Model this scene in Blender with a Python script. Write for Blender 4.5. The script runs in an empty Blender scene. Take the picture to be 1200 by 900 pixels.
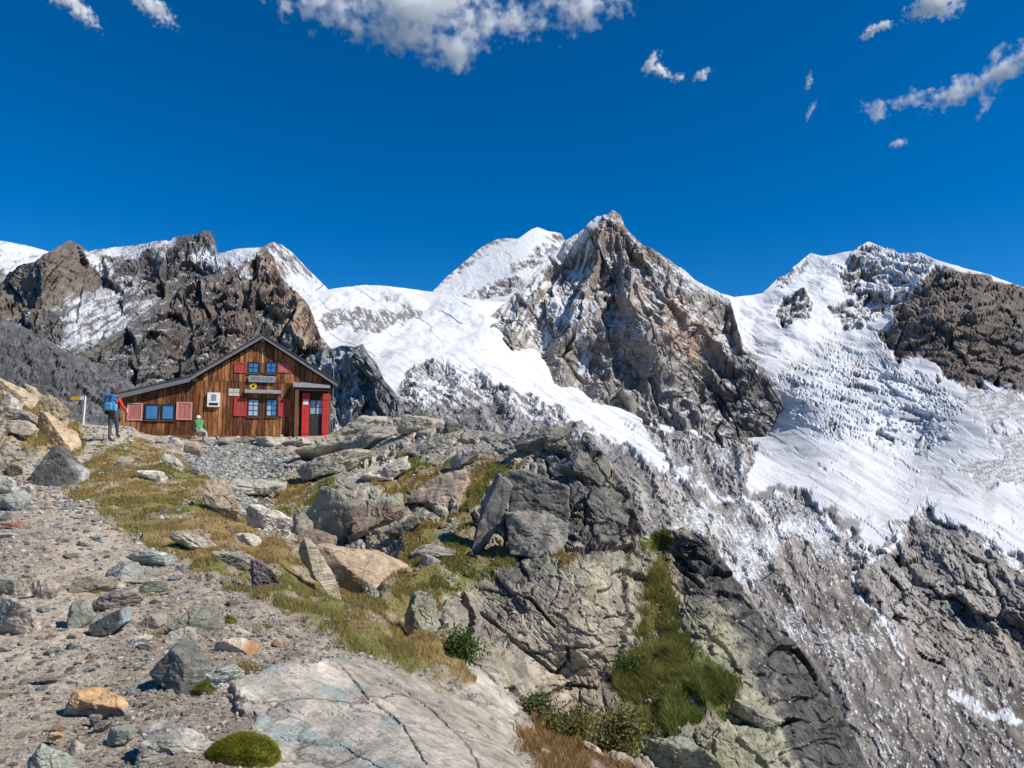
import bpy, bmesh, math, random
import numpy as np
from mathutils import Vector, Matrix

# ------------------------------------------------------------------ camera, sky, sun
SC = bpy.context.scene
F_PX, CX, CY, HORIZON = 867.0, 600.0, 450.0, 540.0        # photograph pixels (1200 x 900)
PITCH = math.atan((HORIZON - CY) / F_PX)
cam_data = bpy.data.cameras.new("camera")
cam_data.sensor_width = 36.0
cam_data.lens = 36.0 * F_PX / 1200.0
cam_data.clip_start, cam_data.clip_end = 0.1, 40000.0
cam = bpy.data.objects.new("camera", cam_data)
cam.rotation_euler = (math.pi / 2 + PITCH, 0, 0)
SC.collection.objects.link(cam)
SC.camera = cam

SUN_EL, SUN_AZ = math.radians(45), math.radians(20)        # azimuth measured from +X towards the viewer (-Y)
SUN_DIR = Vector((math.cos(SUN_EL) * math.cos(SUN_AZ), -math.cos(SUN_EL) * math.sin(SUN_AZ), math.sin(SUN_EL)))
world = bpy.data.worlds.new("World")
SC.world = world
world.use_nodes = True
wn, wl = world.node_tree.nodes, world.node_tree.links
bg = wn["Background"]
sky = wn.new("ShaderNodeTexSky")
sky.sky_type = 'NISHITA'
sky.sun_disc = False
sky.sun_elevation = SUN_EL
sky.sun_rotation = math.atan2(SUN_DIR.x, SUN_DIR.y)
sky.altitude = 4000.0
sky.air_density, sky.dust_density, sky.ozone_density = 1.0, 0.5, 4.0
hsv = wn.new("ShaderNodeHueSaturation")
hsv.inputs["Saturation"].default_value = 1.36
wl.new(sky.outputs[0], hsv.inputs["Color"])
wl.new(hsv.outputs[0], bg.inputs[0])
bg.inputs[1].default_value = 0.115
sun_data = bpy.data.lights.new("sun", 'SUN')
sun_data.energy, sun_data.angle, sun_data.color = 4.8, math.radians(0.53), (1.0, 0.94, 0.85)
sun = bpy.data.objects.new("sun", sun_data)
sun.rotation_euler = SUN_DIR.to_track_quat('Z', 'Y').to_euler()
SC.collection.objects.link(sun)
SC.view_settings.view_transform = 'Standard'
SC.view_settings.look = 'None'
SC.view_settings.exposure = 0.3
SC.view_settings.gamma = 1.0
SC.view_settings.use_curve_mapping = False
SC.cycles.max_bounces = 28
SC.cycles.diffuse_bounces = 3
SC.cycles.volume_bounces = 24

COL = SC.collection
RNG = np.random.default_rng(7)
random.seed(7)

# ------------------------------------------------------------------ pixels -> directions
CP, SP = math.cos(PITCH), math.sin(PITCH)
def at(px, py, D):
    """world points seen at photograph pixel (px, py) whose forward distance (world y) is D"""
    px, py, D = np.broadcast_arrays(np.asarray(px, float), np.asarray(py, float), np.asarray(D, float))
    a, b = (px - CX) / F_PX, (CY - py) / F_PX
    dy, dz = CP - b * SP, SP + b * CP
    return np.stack([a / dy * D, D, dz / dy * D], -1)
def vat(px, py, D):
    return Vector(at(px, py, D).tolist())
def to_px(P):
    P = np.asarray(P, float)
    f = P[..., 1] * CP + P[..., 2] * SP
    u = -P[..., 1] * SP + P[..., 2] * CP
    return CX + F_PX * P[..., 0] / f, CY - F_PX * u / f

# ------------------------------------------------------------------ noise (numpy)
_perm = np.random.default_rng(3).permutation(256).astype(np.int32)
_perm = np.concatenate([_perm, _perm, _perm])
_g = np.random.default_rng(4).normal(size=(256, 3)).astype(np.float32)
_g /= np.linalg.norm(_g, axis=1, keepdims=True)
_gx, _gy, _gz = (np.ascontiguousarray(_g[:, k]) for k in range(3))
from concurrent.futures import ThreadPoolExecutor
_POOL = ThreadPoolExecutor(4)
def _chunks(fn, p, size=16384):
    if len(p) <= size:
        return [fn(p)]
    return list(_POOL.map(fn, [p[k:k + size] for k in range(0, len(p), size)]))
def _perlin(p):
    i = np.floor(p)
    f = p - i
    i = i.astype(np.int32) & 255
    ix, iy, iz = i[:, 0], i[:, 1], i[:, 2]
    fx, fy, fz = (np.ascontiguousarray(f[:, k]) for k in range(3))
    ux, uy, uz = (t * t * t * (t * (t * 6 - 15) + 10) for t in (fx, fy, fz))
    def corner(h, x, y, z):
        h = _perm.take(h)
        return _gx.take(h) * x + _gy.take(h) * y + _gz.take(h) * z
    r = []
    for dx in (0, 1):
        hx = _perm.take(ix + dx)
        a = []
        for dy in (0, 1):
            hy = _perm.take(hx + iy + dy) + iz
            c0 = corner(hy, fx - dx, fy - dy, fz)
            c1 = corner(hy + 1, fx - dx, fy - dy, fz - 1)
            a.append(c0 + uz * (c1 - c0))
        r.append(a[0] + uy * (a[1] - a[0]))
    return (r[0] + ux * (r[1] - r[0])) * np.float32(1.6)
def perlin(p):
    p = np.asarray(p, np.float32)
    sh = p.shape[:-1]
    return np.concatenate(_chunks(_perlin, p.reshape(-1, 3))).reshape(sh)
def fbm(p, octaves=5, gain=0.5, lac=2.03):
    p = np.asarray(p, np.float32)
    s, a = 0, 1.0
    for o in range(octaves):
        s = s + a * perlin(p + 17.3 * o)
        p = p * lac
        a *= gain
    return s
def ridged(p, octaves=5, gain=0.52, lac=2.07):
    p = np.asarray(p, np.float32)
    s, a, w = 0, 1.0, 1.0
    for o in range(octaves):
        n = 1 - np.abs(perlin(p + 31.7 * o)) * 1.6
        n = np.clip(n, 0, 1) ** 2 * w
        s = s + a * n
        w = np.clip(n * 1.6, 0.15, 1)
        p = p * lac
        a *= gain
    return s
def voronoi(p):
    """returns F1, F2-F1, per-cell randoms (N,3), offset from the cell's centre (N,3)"""
    r = _chunks(_voronoi, np.asarray(p, np.float32))
    return tuple(np.concatenate([q[k] for q in r]) for k in range(4))
def _voronoi(p, jitter=0.9):
    i = np.floor(p)
    f = p - i
    i = i.astype(np.int32) & 255
    n = len(p)
    f1 = np.full(n, 9.0, np.float32)
    f2 = np.full(n, 9.0, np.float32)
    cid = np.zeros(n, np.int32)
    off = np.zeros((n, 3), np.float32)
    for dx in (-1, 0, 1):
        hx = _perm[(i[:, 0] + dx) & 255]
        for dy in (-1, 0, 1):
            hy = _perm[hx + ((i[:, 1] + dy) & 255)]
            for dz in (-1, 0, 1):
                h = _perm[hy + ((i[:, 2] + dz) & 255)]
                v = np.stack([dx + 0.5 + jitter * 0.5 * _g[h, 0] * 1.4, dy + 0.5 + jitter * 0.5 * _g[h, 1] * 1.4,
                              dz + 0.5 + jitter * 0.5 * _g[h, 2] * 1.4], 1) - f
                d = np.sqrt((v * v).sum(1))
                c = d < f1
                f2 = np.where(c, f1, np.minimum(f2, d))
                f1 = np.where(c, d, f1)
                cid = np.where(c, h, cid)
                off[c] = -v[c]
    return f1, f2 - f1, _g[(cid * 7 + 13) & 255], off
def sstep(a, b, x):
    t = np.clip((x - a) / (b - a), 0, 1)
    return t * t * (3 - 2 * t)
def mix(a, b, t):
    t = np.asarray(t, float)
    if t.ndim:
        t = t[..., None]
    return a * (1 - t) + b * t
def col(r, g, b):
    return np.array([r, g, b], float)

# ------------------------------------------------------------------ polygons and lines in photograph pixels
def poly_sd(px, py, poly):
    """signed distance in pixels, positive inside"""
    px, py = np.asarray(px, float), np.asarray(py, float)
    inside = np.zeros(px.shape, bool)
    d2 = np.full(px.shape, 1e12)
    q = list(poly)
    for (x0, y0), (x1, y1) in zip(q, q[1:] + q[:1]):
        c = ((y0 > py) != (y1 > py))
        inside ^= c & (px < (x1 - x0) * (py - y0) / ((y1 - y0) or 1e-9) + x0)
        ex, ey = x1 - x0, y1 - y0
        t = np.clip(((px - x0) * ex + (py - y0) * ey) / (ex * ex + ey * ey + 1e-9), 0, 1)
        d2 = np.minimum(d2, (px - x0 - t * ex) ** 2 + (py - y0 - t * ey) ** 2)
    d = np.sqrt(d2)
    return np.where(inside, d, -d)
def line_d(px, py, line):
    d2 = np.full(np.shape(px), 1e12)
    for (x0, y0), (x1, y1) in zip(line, line[1:]):
        ex, ey = x1 - x0, y1 - y0
        t = np.clip(((px - x0) * ex + (py - y0) * ey) / (ex * ex + ey * ey + 1e-9), 0, 1)
        d2 = np.minimum(d2, (px - x0 - t * ex) ** 2 + (py - y0 - t * ey) ** 2)
    return np.sqrt(d2)
def region(px, py, polys, soft, jit):
    m = np.full(np.shape(px), -1e9)
    for p in polys:
        m = np.maximum(m, poly_sd(px, py, p))
    return sstep(-soft, soft, m + jit)

class TPS:
    """thin-plate fit of log distance over photograph pixels"""
    def __init__(self, ctrl, lam=1e-4):
        c = np.array(ctrl, float)
        self.x = c[:, :2] / 100.0
        y = np.log(c[:, 2])
        n = len(c)
        K = self._phi(self.x[:, None] - self.x[None]) + lam * np.eye(n)
        Pm = np.hstack([np.ones((n, 1)), self.x])
        A = np.zeros((n + 3, n + 3))
        A[:n, :n], A[:n, n:], A[n:, :n] = K, Pm, Pm.T
        self.w = np.linalg.solve(A, np.concatenate([y, np.zeros(3)]))
    @staticmethod
    def _phi(d):
        r2 = (d * d).sum(-1)
        return 0.5 * r2 * np.log(r2 + 1e-12)
    def __call__(self, px, py):
        q = np.stack([np.asarray(px, float), np.asarray(py, float)], -1) / 100.0
        sh = q.shape[:-1]
        q = q.reshape(-1, 2)
        s = self.w[-3] + q @ self.w[-2:]
        for k in range(len(self.x)):
            s = s + self.w[k] * self._phi(q - self.x[k])
        return np.exp(s).reshape(sh)

# ------------------------------------------------------------------ meshes
def mesh_from(name, verts, faces, colors=None, attrs=None, smooth=False):
    """faces: (n,4) or (n,3) int array"""
    me = bpy.data.meshes.new(name)
    verts = np.ascontiguousarray(verts, np.float32)
    faces = np.ascontiguousarray(faces, np.int32)
    nf, k = faces.shape
    me.vertices.add(len(verts))
    me.vertices.foreach_set("co", verts.ravel())
    me.loops.add(nf * k)
    me.loops.foreach_set("vertex_index", faces.ravel())
    me.polygons.add(nf)
    me.polygons.foreach_set("loop_start", np.arange(0, nf * k, k, dtype=np.int32))
    me.polygons.foreach_set("use_smooth", np.full(nf, smooth))
    if colors is not None:
        a = me.attributes.new("Col", 'FLOAT_COLOR', 'POINT')
        c = np.ones((len(verts), 4), np.float32)
        c[:, :3] = np.clip(colors, 0, 1)
        a.data.foreach_set("color", c.ravel())
    for n, v in (attrs or {}).items():
        a = me.attributes.new(n, 'FLOAT', 'POINT')
        a.data.foreach_set("value", np.ascontiguousarray(v, np.float32))
    me.update(calc_edges=True)
    me.validate()
    return me
def link(name, me, mat=None, parent=None):
    o = bpy.data.objects.new(name, me)
    COL.objects.link(o)
    if mat is not None:
        me.materials.clear()
        me.materials.append(mat)
    if parent is not None:
        o.parent = parent
    return o
def tag(o, label=None, category=None, group=None, kind=None):
    for k, v in (("label", label), ("category", category), ("group", group), ("kind", kind)):
        if v:
            o[k] = v
    return o
def empty(name, loc, rz=0.0):
    o = bpy.data.objects.new(name, None)
    o.location = loc
    o.rotation_euler = (0, 0, rz)
    COL.objects.link(o)
    return o

# ------------------------------------------------------------------ materials
def new_mat(name):
    m = bpy.data.materials.new(name)
    m.use_nodes = True
    nt = m.node_tree
    return m, nt.nodes, nt.links, nt.nodes["Principled BSDF"]
def N(nodes, kind, **kw):
    n = nodes.new(kind)
    for k, v in kw.items():
        if k in n.inputs:
            n.inputs[k].default_value = v
        else:
            setattr(n, k, v)
    return n
def rock_detail(n, l, vec, base, s=1.0, crack=.7, dark=.55, pale=.45, var=.45):
    """grain, black and pale lichen specks and hairline cracks; returns colour and height sockets"""
    def noise(scale, detail, rough, off):
        m = N(n, "ShaderNodeVectorMath", operation='ADD'); l.new(vec, m.inputs[0]); m.inputs[1].default_value = (off, off * 1.7, -off)
        q = N(n, "ShaderNodeTexNoise", Scale=scale, Detail=detail, Roughness=rough); l.new(m.outputs[0], q.inputs["Vector"])
        return q
    def rng(sock, a, b, c, d):
        m = N(n, "ShaderNodeMapRange"); l.new(sock, m.inputs["Value"])
        for k, v in zip(("From Min", "From Max", "To Min", "To Max"), (a, b, c, d)):
            m.inputs[k].default_value = v
        return m.outputs[0]
    def mixc(fac, a, c):
        m = N(n, "ShaderNodeMix", data_type='RGBA'); l.new(fac, m.inputs[0]); l.new(a, m.inputs[6]); m.inputs[7].default_value = (*c, 1)
        return m.outputs[2]
    n1 = noise(2.6 * s, 10.0, .72, 0.0)
    mul = N(n, "ShaderNodeVectorMath", operation='SCALE'); l.new(base, mul.inputs[0]); l.new(rng(n1.outputs["Fac"], .34, .66, 1 - var, 1 + var), mul.inputs["Scale"])
    c = mul.outputs[0]
    patch = rng(noise(1.1 * s, 3.0, .6, 9.0).outputs["Fac"], .38, .62, 0.0, 1.0)
    n2 = noise(20 * s, 5.0, .78, 3.0)
    m2 = N(n, "ShaderNodeMath", operation='MULTIPLY'); l.new(rng(n2.outputs["Fac"], .52, .62, 0, dark), m2.inputs[0]); l.new(patch, m2.inputs[1])
    c = mixc(m2.outputs[0], c, (.055, .055, .055))
    n3 = noise(15 * s, 5.0, .75, 6.0)
    inv = N(n, "ShaderNodeMath", operation='SUBTRACT'); inv.inputs[0].default_value = 1.15; l.new(patch, inv.inputs[1])
    m3 = N(n, "ShaderNodeMath", operation='MULTIPLY'); l.new(rng(n3.outputs["Fac"], .54, .63, 0, pale), m3.inputs[0]); l.new(inv.outputs[0], m3.inputs[1])
    c = mixc(m3.outputs[0], c, (.44, .44, .37))
    wv = N(n, "ShaderNodeVectorMath", operation='MULTIPLY_ADD'); l.new(noise(1.7 * s, 4.0, .6, 12.0).outputs["Color"], wv.inputs[0]); wv.inputs[1].default_value = (.7 / s,) * 3; l.new(vec, wv.inputs[2])
    vo = N(n, "ShaderNodeTexVoronoi", Scale=1.15 * s); vo.feature = 'DISTANCE_TO_EDGE'; l.new(wv.outputs[0], vo.inputs["Vector"])
    ck = rng(vo.outputs["Distance"], 0.0, .035, 1.0, 0.0)
    m4 = N(n, "ShaderNodeMath", operation='MULTIPLY'); l.new(ck, m4.inputs[0]); l.new(rng(noise(.9 * s, 2.0, .5, 15.0).outputs["Fac"], .44, .56, 0, crack), m4.inputs[1])
    c = mixc(m4.outputs[0], c, (.035, .033, .03))
    h = N(n, "ShaderNodeMath", operation='MULTIPLY_ADD'); l.new(n2.outputs["Fac"], h.inputs[0]); h.inputs[1].default_value = .28; l.new(n1.outputs["Fac"], h.inputs[2])
    h2 = N(n, "ShaderNodeMath", operation='MULTIPLY_ADD'); l.new(m4.outputs[0], h2.inputs[0]); h2.inputs[1].default_value = -.5; l.new(h.outputs[0], h2.inputs[2])
    return c, h2.outputs[0]
def ground_mat(name):
    """soil and rock of the knoll: vertex colours, with rock detail where the rock attribute says so"""
    m, n, l, bs = new_mat(name)
    at_ = N(n, "ShaderNodeAttribute", attribute_name="Col"); rk_ = N(n, "ShaderNodeAttribute", attribute_name="rock")
    tc = n.new("ShaderNodeTexCoord")
    c, h = rock_detail(n, l, tc.outputs["Object"], at_.outputs["Color"], 1.0)
    n1 = N(n, "ShaderNodeTexNoise", Scale=14.0, Detail=8.0, Roughness=.75); l.new(tc.outputs["Object"], n1.inputs["Vector"])
    mr = N(n, "ShaderNodeMapRange"); l.new(n1.outputs["Fac"], mr.inputs["Value"])
    for k, v in zip(("From Min", "From Max", "To Min", "To Max"), (.33, .67, .55, 1.45)):
        mr.inputs[k].default_value = v
    ms = N(n, "ShaderNodeVectorMath", operation='SCALE'); l.new(at_.outputs["Color"], ms.inputs[0]); l.new(mr.outputs[0], ms.inputs["Scale"])
    mx = N(n, "ShaderNodeMix", data_type='RGBA'); l.new(rk_.outputs["Fac"], mx.inputs[0]); l.new(ms.outputs[0], mx.inputs[6]); l.new(c, mx.inputs[7])
    l.new(mx.outputs[2], bs.inputs["Base Color"])
    mh = N(n, "ShaderNodeMix", data_type='FLOAT'); l.new(rk_.outputs["Fac"], mh.inputs[0]); l.new(n1.outputs["Fac"], mh.inputs[2]); l.new(h, mh.inputs[3])
    bs.inputs["Roughness"].default_value = .92; bs.inputs["Specular IOR Level"].default_value = .2
    bp = N(n, "ShaderNodeBump", Strength=.9, Distance=.07); l.new(mh.outputs[0], bp.inputs["Height"]); l.new(bp.outputs[0], bs.inputs["Normal"])
    return m
def terrain_mat(name, scale, bump, var=0.35, fine=6.0, rough=0.9, fleck=.3):
    """vertex colour x several octaves of grain; relief from the same grain"""
    m, n, l, bs = new_mat(name)
    at_ = N(n, "ShaderNodeAttribute", attribute_name="Col")
    sn = N(n, "ShaderNodeAttribute", attribute_name="snow")
    tc = n.new("ShaderNodeTexCoord")
    n1 = N(n, "ShaderNodeTexNoise", Scale=scale, Detail=8.0, Roughness=0.68)
    n2 = N(n, "ShaderNodeTexNoise", Scale=scale * fine, Detail=5.0, Roughness=0.7)
    l.new(tc.outputs["Object"], n1.inputs["Vector"]); l.new(tc.outputs["Object"], n2.inputs["Vector"])
    add = N(n, "ShaderNodeMath", operation='ADD')
    l.new(n1.outputs["Fac"], add.inputs[0]); l.new(n2.outputs["Fac"], add.inputs[1])
    mr = N(n, "ShaderNodeMapRange")
    mr.inputs["From Min"].default_value, mr.inputs["From Max"].default_value = 0.65, 1.35
    mr.inputs["To Min"].default_value, mr.inputs["To Max"].default_value = 1 - var, 1 + var
    l.new(add.outputs[0], mr.inputs["Value"])
    # grain is weaker on snow
    mf = N(n, "ShaderNodeMix", data_type='FLOAT')
    l.new(sn.outputs["Fac"], mf.inputs[0]); l.new(mr.outputs[0], mf.inputs[2]); mf.inputs[3].default_value = 1.0
    mul = N(n, "ShaderNodeVectorMath", operation='SCALE')
    l.new(at_.outputs["Color"], mul.inputs[0]); l.new(mf.outputs[0], mul.inputs["Scale"])
    du = N(n, "ShaderNodeAttribute", attribute_name="dust")
    nf = N(n, "ShaderNodeTexNoise", Scale=fleck, Detail=4.0, Roughness=.7); l.new(tc.outputs["Object"], nf.inputs["Vector"])
    fs = N(n, "ShaderNodeMath", operation='MULTIPLY_ADD'); l.new(du.outputs["Fac"], fs.inputs[0]); fs.inputs[1].default_value = .34; l.new(nf.outputs["Fac"], fs.inputs[2])
    fr = N(n, "ShaderNodeMapRange"); l.new(fs.outputs[0], fr.inputs["Value"]); fr.inputs["From Min"].default_value, fr.inputs["From Max"].default_value = .70, .76; fr.inputs["To Max"].default_value = .9
    fm = N(n, "ShaderNodeMix", data_type='RGBA'); l.new(fr.outputs[0], fm.inputs[0]); l.new(mul.outputs[0], fm.inputs[6]); fm.inputs[7].default_value = (.68, .70, .72, 1)
    l.new(fm.outputs[2], bs.inputs["Base Color"])
    bs.inputs["Roughness"].default_value = rough
    bs.inputs["Specular IOR Level"].default_value = 0.25
    b = N(n, "ShaderNodeBump", Strength=0.6, Distance=bump)
    l.new(add.outputs[0], b.inputs["Height"]); l.new(b.outputs[0], bs.inputs["Normal"])
    return m
# ------------------------------------------------------------------ far terrain
MAT_MOUNTAIN = terrain_mat("mountain_rock_and_snow", 0.04, 9.0, var=0.55, fleck=.11)
MAT_VALLEY = terrain_mat("moraine_and_ice", 0.10, 3.0, var=0.5, fleck=.42)

def relief(top, bot, x0, x1, step, depth, back=(0.25, 0.5), rows=None):
    """structured sheet of terrain: columns follow directions from the hut path, its top edge is the skyline of that mass,
    extra rows carry the back slope behind the skyline"""
    xs = np.arange(x0, x1 + step * 0.5, step)
    t = np.interp(xs, *np.array(top, float).T)
    b = np.maximum(np.interp(xs, *np.array(bot, float).T), t + 0.5)
    nr = rows or int(max(b - t) / step) + 2
    v = np.linspace(0, 1, nr)[:, None]
    PX = np.broadcast_to(xs, (nr, len(xs)))
    PY = t + (b - t) * v
    D = depth(PX, PY)
    P = at(PX, PY, D)
    return PX, PY, P, t
def normals(P):
    gu = np.gradient(P, axis=1)
    gv = np.gradient(P, axis=0)
    n = np.cross(gv, gu)
    n /= np.linalg.norm(n, axis=-1, keepdims=True) + 1e-9
    s = np.where((n * P).sum(-1) > 0, -1.0, 1.0)
    return n * s[..., None]
def outward(Nn, P, k=.9):
    """direction in which a face bulges: its normal leaned towards the open side"""
    v = P * np.array([1, 1, .2])
    v = -v / np.linalg.norm(v, axis=-1, keepdims=True)
    d = Nn + k * v
    return d / np.linalg.norm(d, axis=-1, keepdims=True)
def ledge_snow(P, lo, hi, jit):
    """fresh snow lies where the broken surface faces up"""
    nz = normals(P)[..., 2]
    return sstep(lo, hi, nz + jit)
def add_back(P, C, S, n, run, drop):
    """rows behind the skyline: real back slope"""
    out, cs, ss = [], [], []
    top = P[0]
    h = top.copy(); h[:, 2] = 0
    h /= np.linalg.norm(h, axis=1, keepdims=True)
    for k in range(n, 0, -1):
        f = (k / n) ** 1.3
        q = top + h * run * f
        q[:, 2] -= drop * f ** 1.2
        out.append(q); cs.append(C[0]); ss.append(S[0])
    return np.concatenate([np.array(out), P]), np.concatenate([np.array(cs), C]), np.concatenate([np.array(ss), S])
def grid_faces(nr, nc):
    i = np.arange(nr * nc).reshape(nr, nc)
    return np.stack([i[:-1, :-1], i[1:, :-1], i[1:, 1:], i[:-1, 1:]], -1).reshape(-1, 4)
def build_sheet(name, P, C, S, mat, label, category, back=None, smooth=False, kind="structure", split=None, rock=None, dust=None):
    if back:
        P, C, S = add_back(P, C, S, 6, *back)
        if dust is not None:
            dust = np.concatenate([np.repeat(dust[:1], 6, 0), dust])
    dust = 0 * S if dust is None else dust
    nr, nc = P.shape[:2]
    f = grid_faces(nr, nc)
    V, Cc, Ss = P.reshape(-1, 3), C.reshape(-1, 3), S.reshape(-1)
    if split is None:
        o = link(name, mesh_from(name, V, f, Cc, {"snow": Ss, "dust": dust.reshape(-1)} if rock is None else {"rock": rock.reshape(-1)}, smooth), mat)
        return tag(o, label, category, None, kind)
    ids = split
    if back:
        ids = np.concatenate([np.repeat(ids[:1], 6, 0), ids])
    fid = ids[:-1, :-1].reshape(-1)
    objs = []
    for k, (nm, lb, ct) in enumerate(zip(name, label, category)):
        ff = f[fid == k]
        u, inv = np.unique(ff, return_inverse=True)
        o = link(nm, mesh_from(nm, V[u], inv.reshape(-1, 4), Cc[u], {"snow": Ss[u], "dust": dust.reshape(-1)[u]}, smooth[k]), mat)
        objs.append(tag(o, lb, ct, None, kind))
    return objs

def rocky(P, L, amp, stretch=(1, .3, 0.7), seed=0.0, oct_=6):
    """gullied, broken mountain rock: warped ridged noise plus facets"""
    q = P.reshape(-1, 3) / L * np.array(stretch) + seed
    w = np.stack([perlin(q * 1.3 + 5.1), perlin(q * 1.3 + 9.7), perlin(q * 1.3 + 3.3)], -1)
    q = q + 0.2 * w
    r = ridged(q, oct_) - 0.9
    f1, e, rnd, off = voronoi(q * 4.5)
    fac = rnd[:, 0] * 0.5 + (off * rnd).sum(1) * 0.8
    f1, e, rnd, off = voronoi(q * 13 + 3)
    fac2 = rnd[:, 0] * 0.5 + (off * rnd).sum(1) * 0.8
    r2 = ridged(q * 5.3 + 7, 4) - .9
    h = amp * (.5 * r + 0.27 * fac + 0.12 * fac2 + .12 * r2)
    return h.reshape(P.shape[:-1]), r.reshape(P.shape[:-1])
def view_facets(PX, PY, wx_, wy_, seed, amp, crack, cw, skew=.25):
    w = perlin(np.stack([PX / 40, PY / 40, 0 * PX + seed], -1)) + .4 * perlin(np.stack([PX / 15, PY / 15, 0 * PX + seed], -1))
    q = np.stack([PX / wx_ + .4 * w, (PY + skew * PX) / wy_ + .4 * w, 0 * PX + seed + .5], -1).reshape(-1, 3)
    f1, e, rnd, off = voronoi(q)
    return ((rnd[:, 0] * .5 + off[:, 0] * rnd[:, 1] * 1.1 + off[:, 1] * rnd[:, 2] * 1.1) * amp - crack * sstep(cw, 0, e)).reshape(PX.shape)
def crags(PX, PY, D, seed, k=1.0, skew=.25):
    """angular faces at three sizes, as rock breaks"""
    return D / 2000 * k * (view_facets(PX, PY, 36, 44, seed, 30, 9, .05, skew) + view_facets(PX, PY, 13, 15, seed + 3, 7.5, 3, .08, skew) + view_facets(PX, PY, 5, 5.5, seed + 5, 2.4, .9, .12, skew))
def taper(PX, PY, t, n=22, lo=0.3):
    return lo + (1 - lo) * sstep(0, n, PY - t)

GREY, PALE, DARK = col(.20, .195, .19), col(.30, .29, .28), col(.085, .085, .09)
BROWN, RUST, TAN = col(.17, .125, .10), col(.24, .13, .085), col(.33, .27, .20)
SNOW, ICE, DIRTY = col(.66, .675, .70), col(.56, .63, .69), col(.44, .44, .44)

def rock_tint(P, L, cols, seed):
    q = P.reshape(-1, 3) / L * np.array([1, .4, 1]) + seed
    a = sstep(-.35, .35, fbm(q, 4)).reshape(P.shape[:-1])
    b = sstep(-.25, .45, fbm(q * 2.3 + 11, 4)).reshape(P.shape[:-1])
    c = sstep(-.1, .6, fbm(q * 6 + 23, 3)).reshape(P.shape[:-1])
    return mix(mix(mix(cols[0], cols[1], a), cols[2], b * .7), cols[3], c * .45)
def streak(PX, PY, dirx, diry, l, w, seed):
    """noise stretched along an image direction; used for snow caught in gullies and ledges"""
    n = math.hypot(dirx, diry)
    u = (PX * dirx + PY * diry) / n / l
    v = (-PX * diry + PY * dirx) / n / w
    return fbm(np.stack([u, v, np.full_like(u, seed)], -1), 4, 0.6)

# --- far-left snow ridge
ctrl = [(-150, 290, 4300), (0, 283, 4200), (60, 295, 4200), (0, 340, 3500), (80, 340, 3500), (-150, 340, 3500)]
PX, PY, P, t = relief([(-150, 268), (-60, 278), (0, 282), (20, 285), (55, 294), (70, 300)], [(-150, 345), (70, 345)], -150, 70, 2.2, TPS(ctrl))
Nn = outward(normals(P), P, 1.6); h, r = rocky(P, 400, 26, seed=2)
P = P + Nn * (h * taper(PX, PY, t))[..., None]
sn = sstep(-.1, .15, fbm(P / 160, 4) + (330 - PY) / 60)
C = mix(rock_tint(P, 200, [GREY, BROWN, PALE, DARK], 1), SNOW, sn)
build_sheet("snow_ridge", P, C, sn, MAT_MOUNTAIN, "distant snow ridge at the far left behind the brown crest", "mountain", (900, 500))

# --- snow cone behind the brown ridge
top = [(225, 310), (258, 297), (277, 292), (307, 289), (320, 283), (330, 286), (347, 300), (363, 317), (377, 330), (384, 338), (400, 352)]
ctrl = [(230, 310, 2700), (320, 284, 2700), (384, 338, 2600), (400, 360, 2450), (300, 330, 2500), (350, 380, 2300), (230, 380, 2300)]
PX, PY, P, t = relief(top, [(225, 400), (400, 400)], 225, 400, 1.6, TPS(ctrl))
Nn = outward(normals(P), P, 1.6); h, r = rocky(P, 260, 40, seed=4)
P = P + Nn * (h * taper(PX, PY, t))[..., None]
snow_a = region(PX, PY, [[(225, 280), (310, 280), (300, 296), (285, 306), (262, 330), (225, 340)], [(335, 322), (350, 322), (372, 331), (400, 335), (400, 400), (330, 400)]], 3, fbm(P / 60, 3) * 4)
dust = sstep(-.05, .25, streak(PX, PY, 1, 1.1, 16, 3.2, 1.0) + 0.10)
sn = np.maximum(snow_a, dust * .9)
C = mix(rock_tint(P, 120, [GREY, BROWN, PALE, TAN], 5), SNOW, sn)
build_sheet("snowy_peak", P, C, sn, MAT_MOUNTAIN, "snow-dusted cone peeking out behind the brown ridge above the hut", "mountain", (600, 500))

# --- rear snow peak left of the pyramid
top = [(480, 352), (507, 342), (523, 325), (543, 308), (567, 288), (583, 280), (597, 279), (607, 280), (622, 269), (630, 266), (643, 271), (657, 273), (663, 282), (700, 300), (730, 320)]
ctrl = [(480, 352, 2900), (567, 288, 3500), (630, 266, 3700), (663, 282, 3600), (730, 320, 3500), (560, 340, 2900), (620, 330, 2900), (540, 385, 2450), (640, 390, 2450), (730, 390, 2500)]
PX, PY, P, t = relief(top, [(480, 400), (730, 400)], 480, 730, 1.7, TPS(ctrl))
Nn = outward(normals(P), P, 1.6); h, r = rocky(P, 300, 30, seed=6)
rock_p = [[(655, 270), (668, 285), (640, 305), (600, 320), (596, 312), (625, 298), (640, 280)], [(510, 370), (518, 350), (545, 343), (590, 325), (607, 322), (612, 333), (570, 352), (555, 366), (540, 374)],
          [(507, 342), (530, 315), (560, 290), (583, 279), (597, 278), (600, 283), (575, 290), (548, 310), (525, 330)]]
rk = region(PX, PY, rock_p, 3, fbm(P / 70, 4) * 7)
P = P + Nn * (h * taper(PX, PY, t) * (0.25 + 0.75 * rk))[..., None]
sn = 1 - rk * sstep(-.22, .05, streak(PX, PY, 1, .45, 12, 4, 3.0) + .05)
C = mix(rock_tint(P, 120, [GREY, BROWN, PALE, DARK], 7), SNOW, sn)
build_sheet("snow_peak", P, C, sn, MAT_MOUNTAIN, "white snow peak with rock ribs behind the pyramid's left shoulder", "mountain", (800, 600))

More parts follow.
